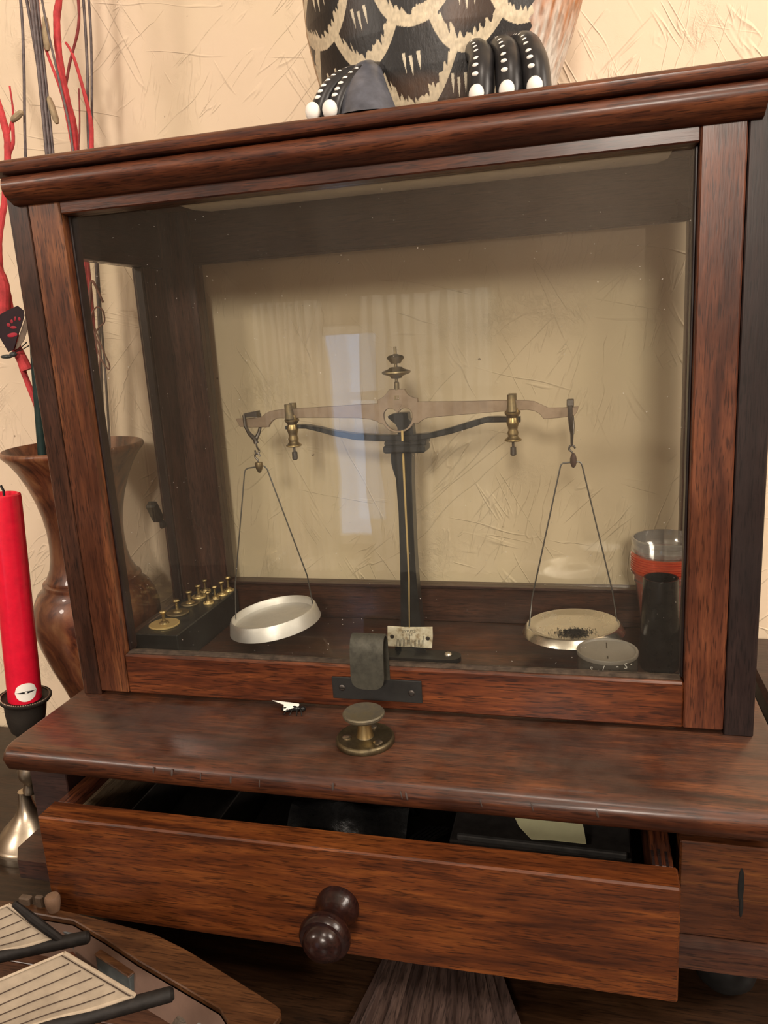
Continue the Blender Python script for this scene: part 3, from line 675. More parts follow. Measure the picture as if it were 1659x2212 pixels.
W = [(.0135, .0725, .0122, .0125, .0028, 'largest brass weight at the near end of the black block'),
     (.0110, .0985, .0095, .0125, .0027, 'second brass weight from the near end, in the long row beside the side glass'),
     (.0108, .1205, .0078, .0125, .0027, 'third brass weight from the near end, in the long row beside the side glass'),
     (.0100, .1385, .0064, .0120, .0026, 'fourth brass weight from the near end, in the long row beside the side glass'),
     (.0085, .1540, .0050, .0118, .0024, 'farthest brass weight of the long row beside the side glass'),
     (.0268, .1240, .0046, .0110, .0020, 'nearest of the small brass weights in the short inner row'),
     (.0278, .1352, .0046, .0125, .0022, 'dull small brass weight, second of the short inner row'),
     (.0290, .1462, .0048, .0132, .0024, 'tall small brass weight, third of the short inner row'),
     (.0298, .1575, .0048, .0138, .0024, 'farthest small brass weight of the short inner row, next to the pan wire')]
for i, q in enumerate(W): weight(*q, bright=(i != 6 and i != 1 and i != 2))

# ------------------------------------------------------------------ cups, tube and lidded pot on the right
CX, CY = .3985, .130
def cup_mesh(z, mat, h=.0615, rt=.0224, rb=.0140, rim=.0022):
    pr = [(0, .0006), (rb, .0006), (rb+.0004, .0016), (rt-.0012, h-.008), (rt, h-.0075), (rt+.0004, h-.0012), (rt+.0018, h-.0010), (rt+.0020, h), (rt-.0004, h), (rt-.0008, h-.0012), (rt-.0010, h-.007), (rt-.0020, h-.0078), (rb-.0002, .0022), (rb-.0006, .0012), (0, .0012)]
    return G().lathe(pr, (0, 0, 0), 56)
cm_ = cup_mesh(0, None).mesh('cup', 50)
def cup(z, mat, label, group=None):
    me = cm_ if mat is M['orange'] else cm_.copy()
    if not me.materials: me.materials.append(mat)
    o = bpy.data.objects.new('plastic_cup', me); COL.objects.link(o); o.location = (CX, CY, z); o['label'] = label; o['category'] = 'cup'
    if group: o['group'] = group
    return o
NO = 7
cm0 = cm_.copy(); cm0.materials.append(M['clear'])
o = bpy.data.objects.new('plastic_cup', cm0); COL.objects.link(o); o.location = (CX, CY, ZL); o['label'] = 'clear plastic cup at the bottom of the cup stack, holding the orange cups'; o['category'] = 'cup'
cm_.materials.append(M['orange'])
NTH = ['lowest orange cup of the stack beside the right post', 'second orange cup from the bottom of the stack', 'third orange cup from the bottom of the stack', 'middle orange cup of the seven in the stack', 'third orange cup from the top of the stack', 'second orange cup from the top of the stack', 'topmost orange cup, right under the clear one']
for i in range(NO):
    o = bpy.data.objects.new('plastic_cup', cm_); COL.objects.link(o); o.location = (CX, CY, ZL+.0022+.0018*i); o['label'] = NTH[i]; o['category'] = 'cup'; o['group'] = 'orange cups nested in a stack'
g = G().lathe([(0, .0006), (.0138, .0006), (.0142, .0016), (.0205, .048), (.0212, .0485), (.0226, .0490), (.0240, .0500), (.0242, .0525), (.0232, .0530), (.0230, .0560), (.0240, .0565), (.0242, .0595), (.0232, .0602), (.0222, .0600), (.0220, .0500), (.0196, .0480), (.0136, .0020), (0, .0014)], (0, 0, 0), 56)
me = g.mesh('clear_cup', 50); me.materials.append(M['clear'])
o = bpy.data.objects.new('plastic_cup', me); COL.objects.link(o); o.location = (CX, CY, ZL+.0265); o['label'] = 'clear plastic cup with a double rim on top of the orange cups'; o['category'] = 'cup'
solo('black_tube', G().lathe([(0, ZL), (.0130, ZL), (.0136, ZL+.003), (.0136, ZL+.010), (.0130, ZL+.035), (.0122, ZL+.055), (.0118, .0962), (.0116, .0968), (.0106, .0966), (.0104, .088), (.0112, .045), (0, .042)], (.3925, .0945, 0), 48), M['blackplastic'], 'tall black open plastic tube standing in front of the orange cups', 'tube', (.3925, .0945, ZL))
pot = thing('lidded_pot', 'small smoky grey plastic pot with a frosted lid beside the black tube', 'pot', (.3553, .0500, ZL))
PX, PY = .3553, .0500
part('body', G().lathe([(0, ZL+.0003), (.0188, ZL+.0003), (.0195, ZL+.001), (.0196, .0574), (.0188, .0574), (.0186, ZL+.002), (0, ZL+.002)], (PX, PY, 0), 56), M['pot'], pot)
part('filling', G().lathe([(0, ZL+.0022), (.0178, ZL+.0022), (.0178, .0530), (.010, .0538), (0, .0535)], (PX, PY, 0), 40), M['black'], pot, 'dark contents seen through the wall')
lid = part('lid', G().lathe([(.0197, .0576), (.0199, .0596), (.0196, .0603), (.0184, .0603), (.0176, .0594), (.0004, .0592), (0, .0592)], (PX, PY, 0), 56), M['potlid'], pot)
part('scratch', G().box(PX-.0004, PX+.0004, PY-.013, PY-.009, .0591, .05945, 0).box(PX-.0006, PX+.0002, PY+.004, PY+.014, .0591, .0594, 0), M['steel'], lid)
mk = []
for ch, dx, dz, sz in (('S', .0112, -.0005, .0058), ('-', .0058, .0004, .006), ('-', .0148, .0004, .005), ('/', -.0030, -.0018, .006), ('4', -.0065, -.0045, .005), ('S', -.0105, -.0035, .005)):
    a = math.asin(dx/.0200); mk.append((ch, a, dz, sz))
for ch, a, dz, sz in mk:
    R = Matrix.Translation((PX, PY, .0548+dz)) @ Matrix.Rotation(a, 4, 'Z') @ Matrix.Translation((0, -.0197, 0)) @ Matrix(((1,0,0,0),(0,0,-1,0),(0,1,0,0),(0,0,0,1)))
    part('marking', lettering(ch, sz, R, .0001), plain('white_marker', (.75,.74,.70), .6), pot)

# ------------------------------------------------------------------ things in the drawer
ZD = -.0594
tr = G(); tr.box(.047, .1125, -.0715, .055, ZD, ZD+.002, .0003)
for b in ((.047, .0482, -.0715, .055), (.1113, .1125, -.0715, .055), (.0483, .1112, -.0715, -.0703), (.0483, .1112, .0538, .055)): tr.box(*b, ZD+.0021, -.026, .0003)
solo('black_tray', tr, M['leatherdull'], 'shallow black tray lying at the left end of the open drawer', 'tray', (.08, -.01, ZD))
po = thing('leather_pouch', 'crumpled black leather pouch in the middle of the open drawer', 'pouch', (.185, -.03, ZD))
gp = G(); P_ = []
for i in range(15):
    t_ = i/14; P_.append((.146+.088*t_, -.046+.003*math.sin(t_*7), ZD+.0135+.0012*math.sin(t_*11)))
gp.tube(P_, [.006+.0075*min(1, 5*t_/14)*(1+.07*math.sin(t_*1.9)) if t_ < 12 else .0135-(t_-11)*.0028 for t_ in range(15)], 20, flat=.95)
part('roll', gp, M['leather'], po)
rows = [[(.150+.08*u/10, -.033+.006*v, ZD+.018+.010*math.sin(v*.55)+.003*math.sin(u*1.1+v)) for u in range(11)] for v in range(10)]
part('flap', G().sheet(rows, (0, 0, -.0015)), M['leather'], po)
lp = [(.1465, -.0565+.002*k, ZD+.0135+.0135*math.sin(PI*k/10)) for k in range(11)]
part('loop', G().tube([(.1462, -.046-.0142*math.cos(PI*k/10), ZD+.0135+.0138*math.sin(PI*k/10)) for k in range(11)], .0012, 8), M['greyedge'], po)
st = G()
for k in range(5):
    st.tube(spline([(.229+.0028*k, -.0665, ZD+.008), (.233+.003*k, -.045, ZD+.024), (.244+.003*k, -.018, ZD+.020)], 6), .0016, 6)
solo('strap_bundle', st, M['leather'], 'bundle of thin black straps between the leather pouch and the flat case', 'straps', (.24, -.04, ZD))
fc = thing('flat_case', 'flat black case with a grey front edge in the right part of the drawer', 'case', (.315, .02, ZD))
part('body', G().box(.258, .368, -.030, .085, ZD, -.0385, .001), M['leatherdull'], fc)
gr = G(); gr.m = Matrix.Translation((.314, -.0285, -.036)) @ Matrix.Rotation(-.02, 4, 'Z'); gr.box(-.051, .051, -.0016, .0016, -.0026, .0010, .0006)
part('edge', gr, M['greyedge'], fc, 'grey front edge')
gn = G().sheet([[(.296,-.003,-.0345),(.316,-.004,-.0328),(.3375,.004,-.0335)],[(.300,-.012,-.0360),(.3185,-.013,-.0345),(.340,-.010,-.035)],[(.3085,-.0225,-.0370),(.322,-.0225,-.0362),(.3415,-.0222,-.0365)]], (0, 0, -.0004))
solo('paper_note', gn, M['note'], 'pale yellow folded paper note lying on the flat black case', 'note', (.32, -.012, -.037))

# ------------------------------------------------------------------ dead fly on the ledge
fl = thing('dead_fly', 'small dark fly with a pale wing lying on the ledge left of the brass knob', 'insect', (.147, -.006, ZL))
part('body', G().ball((.1520, -.0050, ZL+.0022), (.0042, .0020, .0020)).ball((.1578, -.0052, ZL+.0024), (.0020, .0018, .0018)).ball((.1465, -.0060, ZL+.0018), (.0040, .0022, .0018)), M['blackplastic'], fl)
part('wing', G().sheet([[(.1345,-.0012,ZL+.0050),(.1465,-.0020,ZL+.0048),(.1545,-.0030,ZL+.0048)],[(.1440,-.0045,ZL+.0042),(.1480,-.0045,ZL+.0046),(.1550,-.0040,ZL+.0046)],[(.1455,-.0092,ZL+.0022),(.1480,-.0085,ZL+.0028),(.1550,-.0048,ZL+.0042)]], (0, 0, -.0002)), M['white'], fl, 'pale forked wing')
for k, (x, dx) in enumerate(((.150, -.004), (.1525, -.0022), (.1545, .0008), (.156, .003))):
    part('leg', G().tube([(x, -.0060, ZL+.002), (x+dx*.5, -.0082, ZL+.0030), (x+dx, -.0112, ZL+.0003)], .00035, 6), M['blackplastic'], fl)

# ------------------------------------------------------------------ carved owl on the case
def stand(g):
    g.v = [(x, y, max(z, .3909)) for x, y, z in g.v]; return g
ow = thing('carved_owl', 'carved wooden owl painted with black and cream feathers on top of the case', 'owl figurine', (.252, .086, .3907))
ZO = .3908
prof = np.array([(.000,.064,.052),(.004,.0675,.055),(.012,.070,.057),(.03,.0745,.060),(.05,.0810,.0625),(.07,.0862,.0635),(.09,.0885,.0635),(.11,.0880,.063),(.13,.085,.061),(.15,.079,.058),(.168,.071,.055),(.178,.067,.053),(.19,.067,.053),(.21,.0655,.053),(.225,.058,.048),(.236,.044,.038),(.243,.022,.02),(.2445,.0006,.0006)])
zs = np.concatenate([np.linspace(0, .105, 250), np.linspace(.107, .2445, 90)])
rx = np.interp(zs, prof[:,0], prof[:,1]); ry = np.interp(zs, prof[:,0], prof[:,2])
th = np.concatenate([np.linspace(PI*.93, PI*2.07, 1000, endpoint=False), np.linspace(PI*2.07, PI*2.93, 110, endpoint=False)])
NTH_ = len(th)
cxz = .2490 + .006*np.clip(zs/.09, 0, 1)
CYO = .087
X = cxz[:,None] + rx[:,None]*np.sign(np.cos(th))*np.abs(np.cos(th))**.92
Y = CYO + ry[:,None]*np.sin(th)[None,:]
Zg = ZO + np.repeat(zs[:,None], NTH_, 1)
rng = np.random.default_rng(3)
V = np.stack([X, Y, Zg], -1).reshape(-1, 3)
nz = len(zs)
ii = (np.arange(nz-1)[:,None]*NTH_ + np.arange(NTH_)[None,:]); jj = (np.arange(nz-1)[:,None]*NTH_ + (np.arange(NTH_)[None,:]+1) % NTH_)
F = np.stack([ii, jj, jj+NTH_, ii+NTH_], -1).reshape(-1, 4)
ome = bpy.data.meshes.new('body')
ome.vertices.add(len(V)); ome.vertices.foreach_set('co', V.ravel().astype(np.float32))
ome.loops.add(F.size); ome.loops.foreach_set('vertex_index', F.ravel().astype(np.int32))
ome.polygons.add(len(F)); ome.polygons.foreach_set('loop_start', np.arange(0, F.size, 4, dtype=np.int32)); ome.polygons.foreach_set('loop_total', np.full(len(F), 4, np.int32))
ome.update(calc_edges=True); ome.polygons.foreach_set('use_smooth', [True]*len(F))
# painted feathers
th_f = np.where(th > 2.5*PI, th-2*PI, th) - 1.5*PI                                # 0 at the front (towards -y)
U = np.repeat((np.sin(th_f)*.0875)[None,:], nz, 0); UA = np.repeat(th_f[None,:], nz, 0)
Zr = np.repeat(zs[:,None], NTH_, 1)
def vnoise(a, b, seed):
    r_ = np.random.default_rng(seed).random((256, 256)); ia = np.floor(a).astype(int); ib = np.floor(b).astype(int); fa = a-ia; fb = b-ib
    fa = fa*fa*(3-2*fa); fb = fb*fb*(3-2*fb)
    g_ = lambda p, q: r_[p % 256, q % 256]
    return (g_(ia, ib)*(1-fa)+g_(ia+1, ib)*fa)*(1-fb)+(g_(ia, ib+1)*(1-fa)+g_(ia+1, ib+1)*fa)*fb
OFF = -.0045; pitch = .0600; dz = .0210
colr = np.zeros((nz, NTH_, 3)); colr[:] = (.010,.009,.008)
done = np.zeros((nz, NTH_), bool)
cream = np.array((.62,.53,.37)); blackc = np.array((.008,.0075,.0075)); brown = np.array((.06,.028,.012))
zig = (vnoise(U*1000+50+Zr*300, Zr*60, 5)-.5)*.0062 + (vnoise(U*450+9, Zr*250, 6)-.5)*.003
for r_i in range(10, -2, -1):
    tip = .0085 + dz*r_i
    uc0 = OFF + (pitch/2 if r_i % 2 else 0)
    k = np.round((U-uc0)/pitch); jit = (np.abs(np.sin(k*12.9+r_i*7.7))-.5)*.008
    uu = U - uc0 - k*pitch; wv = np.abs(uu)/(pitch*.5)
    edge = tip + jit + .040*wv**3.0 + .005*wv
    inside = (Zr > edge) & ~done
    inner = Zr - edge
    isb = inside & (inner < .0078 + zig + .006*wv)
    fill = inside & ~isb
    bm_ = np.clip((vnoise(U*55+r_i*3, Zr*55, 8)-.62)*3.0 + np.sin(k*3.3+r_i*2.1)*.30, 0, 1)[..., None]
    colr = np.where(fill[..., None], blackc*(1-bm_)+brown*bm_, colr)
    sh = (.82+.3*vnoise(U*700, Zr*700, 11))[..., None]
    colr = np.where(isb[..., None], cream*sh, colr)
    for sx in (-.0042, 0, .0042):
        z0_ = tip+.020+abs(sx)*.5; tt = (Zr-(z0_+jit))/.0105
        st_ = (np.abs(uu-sx-(.15*(Zr-z0_))*-1) < .0009*np.clip(tt*1.5, 0, 1)) & (tt > 0) & (tt < 1) & fill
        colr = np.where(st_[..., None], np.array((.62,.56,.42)), colr)
    done |= inside
# folded wings at the sides: white to orange on the right, tan strip on the left
wr = (UA > .80) & (UA < 2.4)
wa = np.clip((Zr-.028)/.05 + (vnoise(UA*26, Zr*90, 21)-.5)*.9, 0, 1)[..., None]
dk = np.clip((vnoise(UA*30, Zr*240+3, 23)-.52)*4, 0, 1)[..., None]*.35
wc = np.array((.66,.63,.57))*(1-wa) + np.array((.40,.145,.040))*wa
wc = wc*(1-dk) + np.array((.10,.045,.02))*dk
edgew = .80 + (vnoise(Zr*300, UA*2, 24)-.5)*.10 - np.clip(.016-Zr, 0, 1)*4
wr = (UA > edgew) & (UA < 2.4)
colr = np.where(wr[..., None], wc, colr)
UL = np.where(UA < -PI, UA+2*PI, UA)
wl = (UA < -1.22) & (UA > -2.6)
colr = np.where(wl[..., None], np.array((.40,.24,.11))*(.8+.4*vnoise(UA*40, Zr*300, 31))[..., None], colr)
ca = ome.color_attributes.new('paint', 'FLOAT_COLOR', 'POINT')
ca.data.foreach_set('color', np.concatenate([colr.reshape(-1, 3), np.ones((len(V), 1))], 1).astype(np.float32).ravel())
om = NT('painted_feathers'); at_ = om.n('Attribute', attribute_name='paint')
_nn = om.noise(om.coord((500, 500, 160)), 1, 4, .6); om.bump(_nn, .25, .0008)
om.set(Base_Color=om.mix(om.ramp(_nn, [(.3, .25), (.6, 0)]), at_.outputs['Color'], (.02,.015,.01)), Roughness=.42)
part('body', ome, om.mat, ow)
toe_m = plain('charcoal_toe', (.022,.021,.022), .32, .4, 90, .1); foot_m = plain('blue_grey_foot', (.075,.08,.10), .38, .55, 70, .2)
def toe(path, r0, r1, mat, claw=True, dots=9):
    sp_ = spline(path, 6); n_ = len(sp_)
    o = part('toe', stand(G().tube(sp_, [r0+(r1-r0)*i/(n_-1) for i in range(n_)], 14)), mat, ow)
    g = G()
    for i in range(dots):
        p = sp_[int((i+.6)/dots*(n_-2))]; rr = r0+(r1-r0)*(i/dots)
        nrm = Vector((-.22, -.80, .62-.62*i/dots)).normalized()
        g.ball(p + nrm*(rr*.985), (.0014+.0007*i/dots, .0008, .0009+.0004*i/dots), 8, 6)
    part('dots', stand(g), M['white'], o, 'painted white dots')
    if claw: part('claw', stand(G().ball(sp_[-1] + Vector((-.0012, -.0055, .0030)), (.0044, .0038, .0052), 12, 8)), M['white'], o)
for x, dx in ((.2870, -.004), (.3010, .0), (.3135, .004)):
    toe([(x-.008-dx*.2, .041, .4270), (x-.004, .030, .4235), (x-.0005, .0185, .4160), (x+.0010+dx*.3, .0105, .4060), (x+.0015+dx*.5, .0075, .3915)], .0068, .0076, toe_m, dots=10)
part('foot', stand(G().tube(spline([(.2180, .045, .4280), (.2190, .026, .4190), (.2220, .011, .4045), (.2250, .003, .3900), (.2255, .0025, .3860)], 6), [.0065+.0135*i/24 for i in range(25)], 24, flat=.72)), foot_m, ow, 'blue-grey left foot')
for x, c in ((.1960, True), (.2060, True)):
    toe([(x+.020, .032, .4225), (x+.013, .020, .4180), (x+.006, .010, .4100), (x+.002, .0045, .4010), (x, .0020, .3925)], .0046, .0056, toe_m, c, 11)
part('eye', G().ball((.230, .036, ZO+.205), (.014, .005, .014)).ball((.272, .036, ZO+.205), (.014, .005, .014)), plain('amber_eye', (.5,.22,.02), .2), ow)
part('pupil', G().ball((.230, .0315, ZO+.205), (.007, .002, .007)).ball((.272, .0315, ZO+.205), (.007, .002, .007)), M['blackplastic'], ow)
part('beak', G().tube([(.251, .040, ZO+.200), (.251, .029, ZO+.193), (.251, .026, ZO+.183)], [.008, .006, .001], 12), plain('dark_beak', (.05,.035,.02), .3), ow)

# ------------------------------------------------------------------ vase with branches
VX, VY = -.0835, .1230
vw = NT('swirled_olive_wood')
_v = vw.noise(vw.coord((30, 30, 11)), 1, 6, .6, 2.6); _v2 = vw.noise(vw.coord((120, 120, 14)), 1, 3, .6)
_c = vw.ramp(_v, [(.36, (.030,.008,.005)), (.46, (.12,.035,.015)), (.56, (.20,.072,.028)), (.74, (.28,.135,.06))])
_c = vw.mix(vw.ramp(_v2, [(.38, .45), (.6, 0)]), _c, (.09,.03,.012))
vw.b.inputs['Coat Weight'].default_value = .3
vw.set(Base_Color=_c, Roughness=.4)
va = thing('wooden_vase', 'turned olive-wood vase with a flared mouth behind the left post of the case', 'vase', (VX, VY, ZT))
part('body', G().lathe([(a_*.80, b_) for a_, b_ in [(0, ZT), (.042, ZT), (.043, ZT+.005), (.037, ZT+.012), (.034, ZT+.03), (.0345, ZT+.06), (.040, -.037), (.0475, -.018), (.057, .003), (.0640, .022), (.0678, .038), (.0678, .050), (.0645, .060), (.0590, .069), (.0520, .0745), (.0525, .0765), (.0520, .0785), (.0475, .0795), (.0480, .0815), (.0470, .083), (.0428, .090), (.0403, .100), (.0392, .112), (.0396, .125), (.0418, .138), (.0460, .152), (.0520, .166), (.0590, .178), (.0660, .1868), (.0716, .1915), (.0728, .1935), (.0722, .1958), (.0705, .1965), (.0640, .186), (.0560, .174), (.0480, .160), (.0400, .146), (.0340, .130), (.0320, .110), (.033, .08), (.045, .04), (.03, -.05), (0, -.06)]], (VX, VY, 0), 72), vw.mat, va, ang=60)
def branch(name, paths, label, group, mat, buds=(), cat='branch'):
    p0 = paths[0][0][-1] if False else paths[0][0][0]
    o = thing(name, label, cat, tuple(paths[0][0][0]), group)
    for k, (pts, r) in enumerate(paths):
        sp_ = spline(pts, 7); n_ = len(sp_)
        rr = [r[0]+(r[1]-r[0])*i/(n_-1) for i in range(n_)]
        rr = [q*(.72 if k == 0 else .85)*(1+.05*math.sin(i*.9+k)+.04*math.sin(i*2.3+k*2)) for i, q in enumerate(rr)]
        part('stem' if k == 0 else 'twig', G().tube(sp_, rr, 10), mat if (k == 0 or r[0] > .0013) else M['twig'], o)
    for b0, b1, r in buds:
        b0 = Vector(b0); b1 = Vector(b1); d = b1-b0
        part('bud', G().tube([b0, b0+d*.15, b0+d*.6, b0+d*.9, b1], [r*.5, r*.9, r, r*.75, r*.2], 10), M['bud'], o)
    return o
Yb = .128
branch('red_branch', [
    ([(-.070,.122,.06), (-.060,Yb,.20), (-.052,Yb,.30), (-.0475,Yb,.40), (-.0445,Yb,.4312), (-.0442,Yb,.447), (-.047,Yb,.466), (-.0480,Yb,.483), (-.0480,Yb,.502), (-.0455,Yb,.522), (-.0405,Yb,.540), (-.036,Yb,.60)], (.0040, .0036)),
    ([(-.0445,Yb-.004,.418), (-.0455,Yb-.004,.445), (-.0475,Yb-.005,.470), (-.0560,Yb-.004,.500), (-.0585,Yb-.003,.525), (-.056,Yb,.56)], (.0016, .0010)),
    ([(-.0490,Yb+.002,.470), (-.0420,Yb+.003,.490), (-.0305,Yb+.003,.513), (-.027,Yb+.003,.535), (-.026,Yb+.003,.57)], (.0012, .0013)),
    ([(-.0390,Yb+.003,.400), (-.0330,Yb+.003,.428), (-.0305,Yb+.003,.448), (-.0330,Yb+.003,.470), (-.0380,Yb+.003,.495), (-.0430,Yb+.003,.505)], (.0026, .0010)),
    ([(-.0460,Yb-.003,.415), (-.0400,Yb-.003,.430), (-.0360,Yb-.003,.448), (-.033,Yb-.003,.47)], (.0009, .0007)),
], 'thick twisted red branch rising from the vase beside the case top', 'red branches in the wooden vase', M['branch'],
    buds=[((-.0535,Yb-.006,.498), (-.0515,Yb-.006,.522), .0028), ((-.0540,Yb-.006,.447), (-.0585,Yb-.006,.467), .0027)])
branch('red_branch', [
    ([(-.088,.118,.06), (-.1000,.114,.20), (-.1125,.112,.262), (-.1140,.112,.285), (-.1152,.112,.3220), (-.1185,.112,.345), (-.1140,.112,.370), (-.1040,.112,.395), (-.0950,.112,.4268), (-.0935,.112,.445), (-.0985,.112,.4741), (-.107,.112,.50), (-.112,.112,.55)], (.0034, .0036)),
    ([(-.1060,.109,.262), (-.1165,.106,.300), (-.1130,.106,.330), (-.1215,.108,.352), (-.1250,.110,.375), (-.118,.112,.40)], (.0052, .0046)),
    ([(-.0935,.113,.440), (-.0890,.113,.448), (-.0850,.113,.4565), (-.0845,.113,.475)], (.0014, .0008)),
    ([(-.0940,.113,.428), (-.0890,.113,.436), (-.0870,.113,.450)], (.0018, .0015)),
    ([(-.0925,.112,.420), (-.0880,.112,.411), (-.083,.112,.402)], (.0016, .0009)),
], 'red branch leaning left out of the frame, bearing the butterfly', 'red branches in the wooden vase', M['branch'],
    buds=[((-.0868,.112,.4505), (-.0755,.112,.4560), .0026), ((-.099,.112,.452), (-.108,.112,.456), .0024)])
branch('curled_twig', [([(-.062,.120,.10), (-.055,.122,.20), (-.0490,.124,.255), (-.0455,.124,.275), (-.0500,.124,.298), (-.0440,.124,.3080), (-.0380,.124,.3060), (-.0375,.124,.297), (-.0440,.124,.2920), (-.0480,.124,.285), (-.0465,.124,.270), (-.0405,.124,.2590), (-.0385,.124,.2620), (-.043,.124,.276), (-.047,.124,.292)], (.0009, .0009)),
    ([(-.0520,.125,.300), (-.0480,.125,.3200), (-.0440,.125,.3290), (-.0370,.125,.3120)], (.0015, .0010))],
    'curled red-brown twig seen through the left side glass', None, M['loop'], cat='twig')
def reed(pts, r, label, group='dark reeds in the wooden vase'):
    o = solo('dark_reed', G().tube(spline(pts, 5), r, 8), M['reed'], label, 'reed', pts[0], group); return o
reed([(-.095,.125,.05), (-.1135,.124,.19), (-.0990,.122,.33), (-.0847,.120,.429), (-.0745,.12,.49), (-.0690,.12,.534), (-.067,.12,.60)], .0011, 'single thin dark reed, leftmost of those beside the case top')
for k, (dx, dy, rr) in enumerate(((-.0026, .001, .0012), (-.0006, -.0015, .0013), (.0014, 0, .0013), (.0030, .002, .0011))):
    reed([(-.080+dx, .122+dy, .05), (-.0780+dx, .121+dy, .19), (-.0705+dx, .12+dy, .33), (-.0640+dx*.9, .12+dy, .4283), (-.0610+dx*.8, .12+dy, .48), (-.0585+dx*.7+(k == 0)*-.004, .12+dy, .532), (-.056+dx*.7+(k == 0)*-.01, .12+dy, .60)], rr, ['left reed of the thick grey bundle, splaying out at the top', 'front reed of the thick grey bundle beside the case top', 'middle right reed of the thick grey bundle', 'right rear reed of the thick grey bundle'][k])
reed([(-.074,.128,.05), (-.060,.134,.20), (-.0480,.137,.33), (-.0395,.138,.4330), (-.0320,.138,.485), (-.0275,.138,.532), (-.024,.138,.60)], .0011, 'straight dark reed crossing right of the red branch')
reed([(-.076,.118,.05), (-.062,.117,.20), (-.0480,.116,.33), (-.0395,.116,.425), (-.0425,.116,.470), (-.0475,.116,.520), (-.050,.116,.60)], .0009, 'slanting dark reed running up in front of the red branch')
reed([(-.072,.134,.05), (-.058,.139,.20), (-.0490,.141,.33), (-.0385,.142,.4340), (-.0295,.142,.494), (-.0255,.142,.532), (-.022,.142,.60)], .0010, 'pale-edged dark reed, rightmost of those beside the case top')
solo('green_stem', G().tube([(-.094,.112,.05), (-.1065,.111,.188), (-.0985,.110,.262), (-.094,.110,.30)], .0036, 12), M['stem'], 'dark green stem standing in the mouth of the wooden vase', 'stem', (-.094,.112,.05))

# butterfly on the left branch
bu = thing('butterfly', 'black butterfly with red spots perched on the left red branch', 'butterfly', (-.112, .098, .276))
wing = [(-.1250,.3030),(-.1085,.3092),(-.0965,.3128),(-.0918,.3090),(-.0915,.3050),(-.0955,.2975),(-.1010,.2890),(-.1065,.2790),(-.1120,.2772)]
q5 = lambda pl: [(a-.0010, b) for a, b in pl]
wg = part('wing', cut_plate([q5(wing)], .0990, .0006, .0001), plain('black_wing', (.020,.008,.012), .6), bu, 'black wing with crimson spots')
gs = G()
for x, z, a, b, r in ((-.1055,.2905,.0050,.0017,-.1), (-.1035,.2963,.0032,.0012,.05), (-.1075,.2985,.0018,.0015,.3), (-.1040,.3010,.0013,.0016,.2), (-.1005,.3030,.0011,.0018,.4), (-.0965,.3025,.0012,.0014,0)):
    gs.ball((x-.001, .0986, z), (a, .0002, b), 10, 6, Matrix.Rotation(r, 3, 'Y'))
part('spots', gs, plain('crimson_spot', (.35,.012,.03), .6), wg)
part('hind_wing', cut_plate([q5([(-.0916,.3040),(-.0905,.2990),(-.0925,.2930),(-.0965,.2860),(-.1030,.2800),(-.1068,.2786),(-.1010,.2890),(-.0960,.2970)])], .1005, .0006, .0001), plain('grey_wing', (.16,.115,.085), .7), bu, 'grey-brown hind wing')
part('body', G().ball((-.1085, .0985, .2752), (.0032, .0026, .0022)).ball((-.1150, .0985, .2738), (.0060, .0022, .0018)), plain('grey_body', (.05,.055,.055), .3), bu)
for e in ((-.0935, .2840), (-.0918, .2812)):
    part('antenna', G().tube([(-.1065,.0985,.2768), ((-.1065+e[0])/2,.098,(.2768+e[1])/2-.0006), (e[0],.0978,e[1])], [.0003,.0003,.0005], 6), M['black'], bu)

# ------------------------------------------------------------------ candlestick and candle
def lean(z): # axis of the slightly bent candlestick
    return (-.1000 + .112*(z-ZT)*1.0, .0180 + .02*(z-ZT))
cs = thing('candlestick', 'tarnished silver candlestick with a beaded drip tray left of the case', 'candlestick', (-.1000, .018, ZT))
part('foot', G().lathe([(a_*.84, b_) for a_, b_ in [(0, ZT), (.0335, ZT), (.0338, ZT+.001), (.0332, ZT+.0062), (.0340, ZT+.0068), (.0335, ZT+.0085), (.0322, ZT+.0092), (.0315, ZT+.0105), (.0260, ZT+.017), (.0195, ZT+.0225), (.0135, ZT+.0275), (.0095, ZT+.033), (.0068, ZT+.040), (.0058, ZT+.047), (.0056, ZT+.0500)]], (-.1000, .018, 0), 64), M['silver'], cs)
ax = Vector((.112, .02, 1)).normalized()
def AX(z): return Vector((*lean(z), z))
part('stem', G().lathe([(.0056, 0), (.0058, .003), (.0046, .006), (.0052, .010), (.0082, .014), (.0090, .020), (.0072, .026), (.0048, .030), (.0058, .034), (.0045, .040), (.0044, .047), (.0058, .0515)], AX(ZT+.049), 32, ax), M['silver'], cs)
part('cup', G().lathe([(0, 0), (.008, .0005), (.0118, .005), (.0138, .012), (.0150, .020), (.0155, .0275), (.0160, .029)], AX(-.0195), 48, ax), M['silverdark'], cs)
tc = AX(.0085)
dt = part('drip_tray', G().lathe([(.0130, 0), (.0160, .0008), (.0184, .0022), (.0196, .0042), (.0196, .0052), (.0188, .0056), (.0175, .0044), (.0150, .0028), (0, .0026)], tc, 64, ax), M['silverdark'], cs, 'shallow tray with a beaded rim')
q = Vector((0,0,1)).rotation_difference(ax); gb = G()
for k in range(64):
    a = 2*PI*k/64; p = q @ Vector((.0178*math.cos(a), .0178*math.sin(a), .0050)) + tc; gb.ball(p, .0007, 6, 4)
part('beading', gb, M['silver'], dt)
c0 = AX(.0116); axc = Vector((.062, .02, 1)).normalized(); qc = Vector((0,0,1)).rotation_difference(axc)
cd = thing('red_candle', 'tall red candle with a round white sticker in the silver candlestick', 'candle', tuple(c0))
LC = .164
